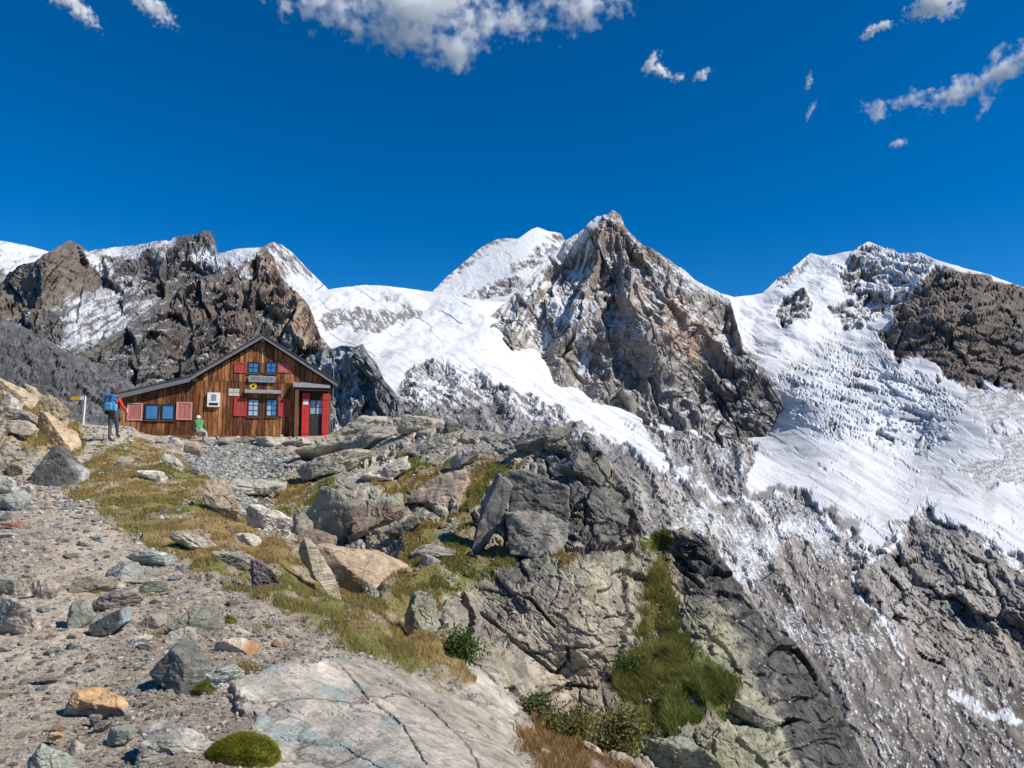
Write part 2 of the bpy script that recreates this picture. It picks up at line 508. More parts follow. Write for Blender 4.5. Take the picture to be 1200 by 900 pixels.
# --- left massif (dark rock with snow patches)
top = [(-200, 300), (-60, 330), (0, 332), (10, 322), (20, 313), (40, 305), (67, 290), (80, 282), (88, 285), (103, 295), (110, 293), (140, 289), (177, 284), (200, 282), (203, 278), (233, 273), (247, 272), (252, 280), (254, 295), (267, 305), (285, 325), (330, 360)]
ctrl = [(-200, 300, 2000), (0, 330, 1900), (80, 283, 1900), (140, 290, 2100), (247, 272, 2050), (285, 320, 1900), (330, 360, 1800), (60, 350, 1680), (180, 320, 1900), (150, 370, 1650), (80, 400, 1480), (0, 390, 1500), (-200, 380, 1600),
        (230, 400, 1600), (150, 440, 1400), (0, 460, 1350), (-200, 460, 1400), (330, 460, 1500), (45, 320, 1740), (110, 320, 1980)]
PX, PY, P, t = relief(top, [(-200, 470), (330, 470)], -200, 330, 1.5, TPS(ctrl))
Nn = outward(normals(P), P, 1.6); h, r = rocky(P, 260, 85, seed=8)
h = .6 * h + crags(PX, PY, P[..., 1], 51, 1.2, .4)
h = h * (1 - .6 * region(PX, PY, [[(70, 405), (78, 350), (155, 330), (185, 350), (150, 390), (100, 410)], [(103, 290), (200, 276), (205, 290), (140, 310)]], 14, 0 * PX))
P = P + Nn * (h * taper(PX, PY, t))[..., None]
tint = rock_tint(P, 150, [col(.095, .092, .092), col(.115, .10, .09), col(.06, .06, .063), col(.14, .115, .095)], 9)
brownz = region(PX, PY, [[(-20, 335), (10, 320), (40, 303), (80, 280), (103, 296), (118, 330), (90, 350), (30, 370), (-20, 380)]], 8, fbm(P / 90, 3) * 9)
tint = mix(tint, rock_tint(P, 100, [col(.13, .105, .085), col(.165, .135, .105), DARK, col(.19, .16, .125)], 12), brownz)
band = region(PX, PY, [[(75, 385), (80, 352), (120, 342), (155, 332), (152, 345), (130, 360), (180, 352), (150, 385), (100, 405), (70, 405)]], 10, fbm(P / 80, 4) * 12)
crest = region(PX, PY, [[(103, 292), (200, 278), (203, 285), (180, 300), (140, 306), (112, 302)], [(225, 298), (250, 290), (272, 312), (262, 322), (245, 312)], [(100, 297), (118, 300), (135, 322), (125, 328)]], 4, fbm(P / 70, 4) * 9)
dust = streak(PX, PY, 1, -.62, 24, 3.4, 2.0)
sn = np.clip(np.maximum(np.maximum(band * sstep(-.25, .25, dust + .08), crest * sstep(-.5, .1, dust + .3)), ledge_snow(P, .86, .95, .10 * dust) * .8 * (1 - brownz)), 0, 1)
C = mix(tint, SNOW, sn * .93)
C = mix(tint * 1.25, SNOW, sn * .93)
build_sheet("dark_mountain", P, C, sn, MAT_MOUNTAIN, "dark rock massif with snow patches on the left skyline", "mountain", (700, 600), dust=.34 * sstep(-.1, .4, dust + .3 * band) * (1 - .6 * brownz))

# --- brown ridge behind the hut
top = [(60, 430), (100, 407), (133, 390), (160, 373), (187, 353), (213, 335), (247, 323), (273, 315), (287, 307), (300, 297), (310, 292), (320, 300), (328, 322), (333, 330), (350, 347), (363, 360), (372, 383), (377, 395), (387, 407), (400, 425)]
ctrl = [(60, 430, 950), (133, 390, 1050), (213, 335, 1250), (310, 292, 1350), (333, 330, 1250), (363, 360, 1180), (387, 407, 1080), (400, 430, 1000), (295, 350, 1180), (300, 400, 1060), (250, 370, 1160), (200, 400, 1070), (150, 430, 980), (250, 440, 1000), (340, 400, 1080), (370, 430, 1000), (100, 470, 880), (250, 500, 900), (400, 500, 950)]
PX, PY, P, t = relief(top, [(60, 505), (400, 505)], 60, 400, 1.35, TPS(ctrl))
Nn = outward(normals(P), P, 1.6); h, r = rocky(P, 180, 66, seed=14)
h = .6 * h + crags(PX, PY, P[..., 1], 71, 1.3, .5)
P = P + Nn * (h * taper(PX, PY, t, 14))[..., None]
tint = rock_tint(P, 130, [col(.115, .095, .082), col(.085, .08, .078), col(.145, .112, .09), col(.065, .063, .064)], 15)
warm = region(PX, PY, [[(290, 305), (312, 288), (330, 322), (365, 360), (390, 410), (340, 410), (318, 360), (312, 320)]], 8, fbm(P / 60, 3) * 8)
tint = mix(tint, rock_tint(P, 70, [col(.25, .185, .135), BROWN, TAN, RUST], 16), warm)
greyz = region(PX, PY, [[(60, 430), (130, 395), (190, 360), (170, 400), (200, 450), (180, 520), (60, 520)], [(215, 440), (290, 405), (310, 390), (330, 430), (260, 460), (200, 500)]], 12, fbm(P / 60, 3) * 14)
tint = mix(tint, rock_tint(P, 50, [col(.115, .115, .117), DARK, col(.15, .148, .145), col(.11, .09, .08)], 17), greyz * .8)
dust = streak(PX, PY, 1, -.5, 22, 3.2, 5.0)
sn = ledge_snow(P, .88, .96, .16 * dust - .02) * .8
sn = np.maximum(sn, region(PX, PY, [[(370, 385), (390, 412), (372, 405)], [(268, 305), (285, 308), (300, 318), (280, 322)]], 3, fbm(P / 30, 3) * 5) * sstep(-.1, .2, dust))
C = mix(tint, SNOW, sn * .9)
C = mix(tint * 1.2, SNOW, sn * .9)
build_sheet("brown_ridge", P, C, sn, MAT_MOUNTAIN, "steep brown rock ridge rising right behind the hut roof", "mountain", (500, 450), dust=.30 * sstep(-.2, .4, dust))

# --- scree slope on the left
top = [(-250, 330), (-60, 360), (0, 372), (27, 382), (63, 400), (80, 413), (117, 427), (147, 443), (170, 462), (200, 500), (260, 540)]
ctrl = [(-250, 330, 520), (0, 372, 560), (63, 400, 560), (117, 427, 540), (147, 443, 520), (200, 500, 500), (0, 440, 330), (80, 450, 380), (40, 490, 230), (130, 480, 350), (120, 540, 160), (0, 540, 130), (-250, 500, 150), (260, 560, 300)]
PX, PY, P, t = relief(top, [(-250, 560), (260, 560)], -250, 260, 1.6, TPS(ctrl))
Nn = outward(normals(P), P, 1.6); h, r = rocky(P, 60, 13, seed=20, stretch=(1, .25, 1))
h = .5 * h + P[..., 1] / 400 * (view_facets(PX, PY, 16, 9, 61, 4.0, 1.4, .1, -.5) + view_facets(PX, PY, 5, 3.6, 63, 1.5, .5, .14, -.4))
P = P + Nn * (h * taper(PX, PY, t))[..., None]
tint = rock_tint(P, 60, [col(.135, .135, .14), col(.10, .10, .105), col(.17, .165, .16), col(.11, .105, .08)], 21)
spk = streak(PX, PY, 1, .55, 22, 2.2, 6.0)
blk_ = voronoi(np.stack([PX / 5.5, PY / 3.4, 0 * PX], -1).reshape(-1, 3))[2][:, 0].reshape(PX.shape)
tint = tint * (1 + .40 * blk_)[..., None] * .85
sn = 0 * PX
build_sheet("scree_slope", P, tint, sn, MAT_VALLEY, "dark grey scree slope between the path and the left massif", "scree slope", (200, 120))

# --- grey crag just right of the hut
top = [(330, 440), (375, 410), (390, 407), (400, 404), (415, 407), (425, 403), (432, 415), (441, 425), (450, 445), (460, 458), (475, 475), (492, 490), (520, 510)]
ctrl = [(330, 440, 260), (400, 404, 250), (425, 404, 235), (450, 445, 215), (492, 490, 200), (400, 450, 222), (430, 460, 212), (380, 500, 200), (470, 510, 190), (330, 520, 200), (520, 530, 190)]
PX, PY, P, t = relief(top, [(330, 545), (520, 545)], 330, 520, 1.25, TPS(ctrl))
Nn = outward(normals(P), P, 1.6); h, r = rocky(P, 34, 14, seed=24, stretch=(1, .3, .8))
h = .5 * h + crags(PX, PY, P[..., 1], 91, 1.3, -.6)
P = P + Nn * (h * taper(PX, PY, t, 10))[..., None]
tint = rock_tint(P, 16, [col(.20, .20, .20), col(.125, .125, .127), col(.25, .248, .24), col(.33, .325, .315)], 25)
dust = streak(PX, PY, 1, -.75, 20, 4, 7.0)
sn = np.maximum(sstep(.34, .45, dust), ledge_snow(P, .8, .93, .1 * dust)) * region(PX, PY, [[(330, 440), (400, 410), (425, 440), (410, 520), (330, 520)]], 10, 0 * PX) * .9
C = mix(tint, SNOW, sn)
build_sheet("grey_crag", P, C, sn, MAT_VALLEY, "jagged grey crag just beyond the hut's right corner", "crag", (60, 70))

# --- central pyramid
top = [(556, 380), (575, 368), (590, 355), (610, 338), (640, 303), (663, 282), (683, 268), (700, 253), (712, 252), (718, 246), (727, 252), (732, 265), (747, 282), (773, 297), (795, 312), (818, 329), (844, 342), (857, 350), (861, 368), (870, 400), (885, 420), (900, 440), (914, 462), (925, 490)]
bot = [(556, 384), (580, 390), (610, 420), (637, 445), (670, 470), (707, 490), (750, 505), (784, 512), (822, 528), (856, 540), (890, 545), (925, 512)]
PBASE = [(580, 368, 2300), (610, 407, 2150), (637, 427, 2100), (670, 453, 2060), (707, 470, 2020), (750, 488, 1980), (784, 497, 1950), (822, 504, 1930), (856, 516, 1900), (890, 518, 1880), (912, 497, 1950), (916, 463, 2080)]
ctrl = [(x, y, d - 25) for x, y, d in PBASE] + [(556, 380, 2280), (610, 338, 2420), (663, 282, 2560), (718, 246, 2600), (732, 265, 2550), (795, 312, 2560), (857, 350, 2520), (860, 368, 2480), (735, 300, 2430), (718, 330, 2330), (695, 380, 2190),
        (660, 330, 2430), (625, 380, 2260), (655, 395, 2170), (685, 420, 2190), (722, 400, 2160), (705, 440, 2100), (765, 350, 2280), (778, 400, 2130), (775, 450, 2040), (820, 400, 2260), (838, 440, 2150), (865, 450, 2050), (890, 480, 1960), (810, 460, 2090), (742, 450, 2090)]
PX, PY, P, t = relief(top, bot, 556, 925, 1.15, TPS(ctrl))
Nn = outward(normals(P), P, 1.6); h, r = rocky(P, 210, 75, seed=30, stretch=(1, .3, .7))
ang = np.arctan2(PX - 716, PY - 236) ; rad_ = np.hypot(PX - 716, PY - 236)
wob = fbm(np.stack([PX / 70, PY / 70, 0 * PX + 2], -1), 3)
spur = ridged(np.stack([ang * 3.1 + .28 * wob, rad_ / 210 + .2 * wob, 0 * PX + 6], -1), 4) - .9
h = .38 * h + 50 * spur * sstep(10, 90, rad_) + crags(PX, PY, P[..., 1], 31, .95, -.35)
P = P + Nn * (h * taper(PX, PY, t, 20, .2))[..., None]
tint = rock_tint(P, 120, [col(.25, .225, .20), col(.24, .23, .22), col(.20, .16, .135), col(.36, .34, .31)], 31)
upper = region(PX, PY, [[(700, 250), (725, 245), (740, 280), (770, 330), (730, 330), (690, 330), (650, 325), (680, 290)]], 12, fbm(P / 80, 3) * 12)
tint = mix(tint, rock_tint(P, 90, [col(.19, .145, .125), col(.155, .13, .125), col(.26, .165, .125), col(.11, .10, .10)], 32), upper * .85)
rusty = region(PX, PY, [[(760, 350), (800, 350), (835, 400), (838, 420), (800, 420), (770, 400)], [(720, 330), (760, 335), (750, 365), (725, 360)]], 12, fbm(P / 60, 3) * 16)
tint = mix(tint, rock_tint(P, 70, [col(.34, .25, .185), col(.24, .18, .145), col(.33, .20, .14), TAN], 33), rusty * .8)
darkb = region(PX, PY, [[(680, 430), (740, 420), (800, 440), (850, 420), (900, 430), (915, 470), (890, 520), (800, 500), (720, 480)]], 14, fbm(P / 60, 3) * 20)
tint = mix(tint, rock_tint(P, 80, [col(.19, .18, .17), col(.12, .118, .115), col(.25, .24, .225), col(.26, .245, .205)], 34), darkb * .75)
s1 = streak(PX, PY, -.45, 1, 30, 3.6, 8.0); s2 = streak(PX, PY, .85, .6, 22, 3.2, 9.0)
edge = region(PX, PY, [[(700, 250), (712, 250), (690, 275), (655, 305), (625, 325), (600, 352), (640, 300)]], 3, s1 * 4)
left = region(PX, PY, [[(600, 350), (640, 310), (690, 270), (700, 300), (660, 330), (690, 360), (685, 400), (620, 390), (580, 375)]], 12, s1 * 10)
right = region(PX, PY, [[(745, 285), (860, 350), (870, 400), (820, 395), (770, 350), (725, 310)]], 10, s2 * 14)
gul = sstep(4.5, 1.5, line_d(PX, PY, [(655, 355), (672, 375), (678, 395), (688, 405), (684, 430)]) + s1 * 6)
sn = np.clip(np.maximum.reduce([edge, left * sstep(-.05, .28, s1 + .35 * normals(P)[..., 2] - .03), right * ledge_snow(P, .5, .8, .3 * s2) * .9, gul, ledge_snow(P, .62, .84, .18 * s1 + .12 * s2 - .10 * sstep(330, 480, PY)) * .85]), 0, 1)
sn = np.maximum(sn, sstep(6, 1, line_d(PX, PY, [(800, 318), (857, 352)]) + s2 * 8) * .9)
butt = region(PX, PY, [[(826, 440), (850, 424), (892, 428), (918, 463), (914, 505), (885, 530), (840, 512), (820, 480)]], 6, s1 * 6)
tint = tint * col(1.08, 1.05, 1.02) * (1 - .38 * butt)[..., None]
C = mix(tint, SNOW, sn * .95)
build_sheet("pyramid_peak", P, C, sn, MAT_MOUNTAIN, "steep pyramid-shaped rock peak in the middle, snow edging its left ridge", "mountain", (900, 700), dust=.5 * sstep(-.2, .4, s1 + s2) * sstep(500, 330, PY))

# --- one continuous sheet: left glacier, right mountain, moraine and rock steps of the valley
top = [(345, 350), (365, 345), (383, 340), (400, 337), (427, 334), (457, 336), (483, 340), (507, 343), (560, 352), (700, 360), (820, 350), (844, 344), (860, 348), (894, 344), (912, 325), (931, 312), (950, 297), (965, 300), (996, 295), (1011, 287), (1018, 282), (1030, 287), (1052, 295), (1079, 296), (1098, 304), (1128, 314), (1158, 321), (1200, 336), (1300, 372), (1420, 400)]
bot = [(345, 470), (420, 540), (500, 560), (600, 590), (720, 690), (800, 740), (900, 860), (960, 960), (1420, 960)]
ctrl = [(x, y, d + 25) for x, y, d in PBASE] + [(345, 350, 2350), (400, 337, 2450), (457, 336, 2480), (507, 343, 2520), (620, 355, 2750), (750, 360, 2950), (844, 344, 3000), (700, 400, 2650), (760, 440, 2450), (840, 470, 2250), (894, 432, 2300), (842, 405, 2500),
        (400, 375, 2200), (460, 375, 2230), (520, 385, 2150), (400, 400, 1950), (480, 420, 1720), (560, 400, 2000), (440, 450, 1350), (520, 460, 1350), (600, 445, 1700), (600, 500, 1050), (680, 490, 1500), (700, 540, 1000), (500, 520, 800), (620, 560, 700), (760, 520, 1450), (800, 560, 1050), (720, 640, 600),
        (894, 344, 3050), (950, 297, 3300), (1018, 282, 3250), (1079, 296, 3000), (1158, 321, 2600), (1200, 336, 2450), (1300, 372, 2200), (1420, 400, 2000),
        (880, 380, 2750), (940, 370, 2700), (1010, 370, 2700), (1045, 340, 2800), (872, 420, 2500), (950, 420, 2350), (1020, 410, 2350), (1060, 400, 2230), (1100, 360, 2300), (1150, 370, 2130), (1200, 400, 1980), (1150, 440, 1880), (1100, 430, 1980), (1200, 450, 1780),
        (940, 470, 1950), (1000, 470, 1880), (1060, 475, 1800), (1060, 525, 1600), (950, 530, 1550), (870, 540, 1480), (1150, 500, 1530), (1200, 520, 1400), (1000, 570, 1230), (1100, 570, 1230), (1200, 590, 1120), (880, 600, 1000), (960, 610, 990), (1050, 625, 950), (1150, 640, 880), (1200, 660, 840),
        (830, 620, 800), (860, 680, 640), (940, 680, 720), (1010, 680, 740), (1080, 680, 760), (1140, 700, 740), (1200, 700, 740), (1010, 740, 580), (1090, 750, 660), (1140, 770, 650), (1200, 780, 650), (940, 760, 490), (1100, 792, 520), (1180, 818, 480), (1000, 820, 390), (1100, 850, 370), (1200, 880, 340), (1000, 960, 250), (1200, 960, 260), (1420, 960, 260), (1420, 700, 600), (900, 860, 340), (1420, 560, 1200)]
PX, PY, P, t = relief(top, bot, 345, 1420, 1.6, TPS(ctrl, 1e-3), rows=360)
Nn = normals(P)
dist = P[..., 1]
jit = fbm(np.stack([PX / 26, PY / 26, 0 * PX + 3], -1), 5, .6)
wr = np.stack([PX + 7 * jit, PY + 7 * fbm(np.stack([PX / 22, PY / 22, 0 * PX + 9], -1), 3)], -1)
wx, wy = wr[..., 0], wr[..., 1]
# where bare rock stands
R_right = region(wx, wy, [[(1033, 402), (1048, 365), (1075, 331), (1094, 312), (1128, 316), (1200, 338), (1430, 404), (1430, 470), (1200, 459), (1147, 452), (1101, 444), (1086, 421), (1052, 421)]], 3, jit * 4)
R_isl = region(wx, wy, [[(909, 366), (922, 352), (940, 345), (953, 352), (948, 372), (930, 383), (915, 378)], [(977, 362), (1000, 345), (1030, 338), (1045, 345), (1040, 365), (1010, 378), (985, 382)],
                        [(1000, 300), (1018, 282), (1045, 292), (1065, 305), (1040, 330), (1010, 335), (992, 345), (990, 320)]], 2.5, jit * 6)
R_mix = region(wx, wy, [[(1030, 287), (1098, 302), (1075, 331), (1050, 360), (1040, 345), (1010, 300)], [(912, 325), (950, 297), (938, 318), (918, 338)]], 5, jit * 7)
R_sad = region(wx, wy, [[(366, 378), (390, 362), (420, 358), (440, 368), (468, 358), (495, 367), (490, 378), (430, 386), (400, 385), (380, 386)]], 3, jit * 9)
R_low = region(wx, wy, [[(452, 500), (470, 455), (480, 430), (500, 425), (540, 438), (600, 448), (640, 470), (690, 500), (740, 530), (800, 560), (840, 575), (880, 590), (930, 580), (960, 590), (985, 620), (1010, 640), (1045, 625), (1080, 600), (1130, 616), (1168, 640), (1210, 665), (1430, 760), (1430, 970), (700, 970), (340, 700), (430, 520)], [(735, 488), (790, 499), (850, 516), (888, 522), (878, 545), (872, 566), (884, 592), (830, 580), (806, 552), (780, 528), (755, 508)]], 4, jit * 12)
R_mor = region(wx, wy, [[(1117, 462), (1150, 455), (1200, 460), (1430, 500), (1430, 520), (1200, 505), (1150, 490)], [(1160, 508), (1190, 500), (1430, 530), (1430, 560), (1200, 540), (1170, 525)], [(1109, 556), (1140, 537), (1200, 535), (1430, 570), (1430, 610), (1200, 572), (1150, 566)]], 3, jit * 9)
R_mid = region(wx, wy, [[(880, 588), (895, 565), (930, 575), (1000, 610), (1020, 640), (960, 640), (900, 620)]], 6, jit * 14)
rock = np.clip(np.maximum.reduce([R_right, R_isl, R_mix * .75, R_sad * .9, R_low, R_mor * .8, R_mid]), 0, 1)
cliff = region(wx, wy, [[(1000, 672), (1010, 650), (1048, 632), (1080, 612), (1130, 625), (1210, 680), (1430, 800), (1430, 880), (1210, 806), (1152, 802), (1096, 778), (1048, 730)]], 4, jit * 5)
moraine = region(wx, wy, [[(880, 600), (1000, 640), (1010, 690), (1060, 745), (1100, 785), (1200, 810), (1430, 900), (1430, 980), (880, 980), (830, 620)]], 8, jit * 12) * (1 - cliff)
slab = region(wx, wy, [[(780, 560), (870, 590), (905, 650), (920, 740), (800, 760), (700, 700), (600, 600), (640, 540)]], 10, jit * 12)
ice = region(wx, wy, [[(905, 450), (935, 428), (1000, 418), (1040, 432), (1100, 458), (1125, 478), (1105, 515), (1060, 528), (960, 502), (932, 488)]], 16, jit * 12)
# relief
hb, rb = rocky(P, 300, 60, seed=40)
hm, rm = rocky(P, 60, 9, seed=41, stretch=(1, .3, .8))
cre = streak(PX + 6 * jit, PY + .0009 * (PX - 1000) ** 2, 1, .22, 62, 6.0, 12.0)
cre2 = streak(PX, PY, 1, .55, 34, 5.0, 13.0)
cre3 = streak(PX, PY, 1, .15, 12, 2.4, 18.0)
lowf = sstep(.1, .6, fbm(np.stack([PX / 70, PY / 45, 0 * PX + 31], -1), 3) + .25)
CR = lambda n_, w_: -sstep(w_, 0, np.abs(n_))
steps = view_facets(PX, PY, 40, 11, 41, 1.0, .25, .1, -.25)
ice_h = ice * (13 * CR(cre, .12) + 4 * CR(cre3, .14) * lowf + 17 * steps) + 3.0 * view_facets(PX, PY, 60, 14, 43, 1.0, .1, .05, -.45) * (dist / 1800)
wall = sstep(0, 5, poly_sd(wx, wy, [(1020, 480), (1060, 474), (1094, 478), (1090, 505), (1072, 524), (1020, 522)]))
hc, rc = rocky(P, 48, 10, seed=42, stretch=(.8, .3, .8))
ribs = ridged(np.stack([(PX * .85 - PY * .52) / 26, (PX * .52 + PY * .85) / 130, 0 * PX], -1), 3) - .9
h = .6 * hb * np.maximum(np.maximum(R_right, R_isl), R_mix) * (dist / 2400) + hm * R_low * (1 - cliff) * (dist / 700) * (1.1 - .6 * moraine) + (hc + 6 * ribs) * cliff + (1 - rock) * ice_h
h = h + (1 - rock) * fbm(P.reshape(-1, 3) / 140 * np.array([1, .3, 1]), 4).reshape(PX.shape) * 14 * (dist / 1800)
ds = dist / 650
rib2 = ridged(np.stack([(PX - .55 * PY) / 34 + .3 * jit, (.55 * PX + PY) / 170, 0 * PX + 2], -1), 4) - .9
h = h + R_low * (1 - cliff) * ds * (10 * rib2 + view_facets(PX, PY, 26, 16, 5, 3.2, 1.3, .1) + view_facets(PX, PY, 6, 4.5, 9, .9, .3, .12))
h = h + cliff * ds * (view_facets(PX, PY, 52, 34, 15, 13, 5, .07, -.5) + view_facets(PX, PY, 17, 11, 19, 4.2, 1.8, .1, -.5) + view_facets(PX, PY, 6, 4.5, 23, 1.3, .5, .12, -.4))
h = h + np.maximum.reduce([R_right, R_isl, R_mix]) * (dist / 2200) * (view_facets(PX, PY, 58, 34, 29, 20, 7, .06, .5) + view_facets(PX, PY, 24, 10, 25, 17, 7, .1, .3) + view_facets(PX, PY, 8, 5, 27, 4, 1.5, .12, .3))
h = h - 18 * wall
Nd = outward(Nn, P, (.3 + 3.0 * sstep(0, 22, PY - t) * np.maximum.reduce([R_low, R_right, .6 * rock, ice, .35 + 0 * PX]))[..., None])
P = P + Nd * (h * taper(PX, PY, t, 18, .3))[..., None]
nzv = normals(P)[..., 2]
# colours
q = rock_tint(P, 180, [col(.15, .122, .102), col(.11, .098, .09), col(.19, .138, .105), col(.16, .13, .11)], 43)
grey_rock = rock_tint(P, 60, [GREY, PALE, col(.15, .145, .14), BROWN], 44)
brown_mor = rock_tint(P, 40, [col(.205, .183, .16), col(.15, .137, .123), col(.265, .24, .212), col(.22, .165, .125)], 45)
tint = mix(grey_rock, q, R_right)
tint = mix(tint, mix(grey_rock, q, .35), np.maximum(R_isl, R_mix) * .6)
greyl = rock_tint(P, 60, [col(.25, .243, .235), col(.19, .185, .18), col(.31, .30, .285), col(.24, .215, .19)], 48)
tint = mix(tint, greyl, region(wx, wy, [[(430, 430), (760, 500), (830, 580), (760, 700), (430, 600)]], 30, jit * 10) * (1 - rock * 0) * .8)
tint = mix(tint, brown_mor, np.clip(moraine + R_mor, 0, 1) * .85)
tint = mix(tint, rock_tint(P, 45, [PALE, GREY, TAN, col(.36, .35, .33)], 46), slab * .75)
tint = mix(tint, rock_tint(P, 40, [col(.33, .305, .275), col(.27, .25, .225), col(.39, .36, .32), col(.19, .18, .168)], 47), cliff * .9)
bandc = streak(PX, PY, 1, .28, 70, 7, 35.0)
tint = tint * (1 + .45 * bandc * R_right)[..., None]
flowc = streak(PX, PY, .55, 1, 120, 11, 36.0)
tint = tint * (1 + np.clip(.7 * flowc + .3 * rib2, -.55, .7) * R_low * (1 - .5 * cliff))[..., None]
crk = view_facets(PX, PY, 17, 11, 19, 0, 1, .07, -.5)
tint = tint * (1 + .45 * crk * cliff)[..., None]
d1 = streak(PX, PY, .5, 1, 14, 2.6, 14.0); d2 = streak(PX, PY, 1, -.2, 14, 2.6, 15.0)
vein = streak(PX, PY, .35, 1, 60, 6, 16.0)
speck = fbm(np.stack([PX / 3.4, PY / 3.0, 0 * PX], -1), 2)
clus = .35 + .65 * sstep(-.25, .5, fbm(np.stack([PX / 60, PY / 60, 0 * PX + 5], -1), 3))
dustlow = sstep(.055, .015, np.abs(vein)) * sstep(-.1, .3, d1 + .2) * (1 - cliff * .7) * .95
dustlow = np.maximum(dustlow, sstep(.48, .6, d1 + .25 * jit) * (1 - cliff * .75) * clus)
zone = np.clip(1 - .65 * region(wx, wy, [[(440, 420), (760, 500), (800, 600), (700, 700), (430, 600)]], 30, jit * 10), 0, 1)
dustlow = dustlow * zone
DUST = R_low * np.clip((.02 + .75 * clus * sstep(930, 640, PY) + .25 * d1 + .15 * jit) * (1 - .75 * cliff) * zone, 0, 1) + R_mor * .6 + .2 * R_mid
up = np.maximum.reduce([R_isl * sstep(.62, .85, nzv + .3 * d2), R_mix * sstep(-.25, .2, d2 + .1), R_right * sstep(.88, .96, nzv + .12 * d2) * .35, R_sad * sstep(.12, .4, d1 + .05), R_mor * sstep(-.1, .3, d2)])
gs = np.maximum.reduce([sstep(5, 1.5, line_d(wx, wy, [(1013, 640), (1016, 660), (1030, 650), (1048, 640), (1062, 618)])), sstep(4, 1, line_d(wx, wy, [(1000, 672), (1012, 700), (1040, 728), (1058, 770)]) + jit * 4), sstep(7, 2, line_d(wx, wy, [(1115, 812), (1150, 835), (1185, 842)]) + 5 * jit), sstep(6, 2, line_d(wx, wy, [(812, 566), (850, 578), (885, 590), (892, 612)]) + 3 * jit)])
sn = np.clip(np.maximum.reduce([1 - rock, R_low * sstep(.35, .6, dustlow) * .9, up, gs * .95]), 0, 1)
# left glacier: thin snow over the dirty lower ice
thin = region(wx, wy, [[(455, 500), (470, 440), (520, 430), (600, 440), (680, 480), (720, 515), (690, 520), (600, 480), (520, 475), (480, 480)]], 16, jit * 14)
sn = sstep(.25, .75, sn)
sn = np.maximum(sn, thin * sstep(.0, .22, cre2 + d1 * .6 + .34 * sstep(485, 430, PY)) * .9)
snow_c = mix(mix(SNOW, ICE, np.clip(ice * (.12 - .5 * CR(cre, .16) - .35 * CR(cre3, .2)), 0, .7)), DIRTY, np.clip(sstep(.2, .7, jit + speck * .3) * .5 + .35 * sstep(.35, .65, speck) * sstep(540, 580, PY), 0, .7))
d3 = streak(PX, PY, 1, .62, 70, 5, 33.0)
snow_c = mix(snow_c, DIRTY, np.clip(.6 * sstep(.08, .5, d3) * sstep(395, 430, PY) + .35 * ice * sstep(.0, .5, jit), 0, 1))
C = mix(tint, snow_c, sn)
ids = np.zeros(PX.shape, int)                                            # 0 glacier
ids[(PX > 850) & (PY < np.interp(PX, [850, 880, 960, 1033, 1052, 1100, 1150, 1200, 1430], [345, 380, 385, 402, 424, 447, 455, 462, 474]))] = 1
ids[(R_low > .5)] = 2
ids[(cliff > .5)] = 3
build_sheet(["glacier", "glacier_mountain", "moraine", "rock_cliff"], P, C, sn, MAT_VALLEY,
            ["white glacier with an icefall flowing down between the peaks", "broad snow mountain with dark brown buttress on the right skyline",
             "snow-speckled moraine and rock steps below the glaciers", "bare grey rock cliff above the moraine at the right edge"],
            ["glacier", "mountain", "moraine", "cliff"], (900, 600), split=ids, smooth=(False, False, False, False), dust=DUST)
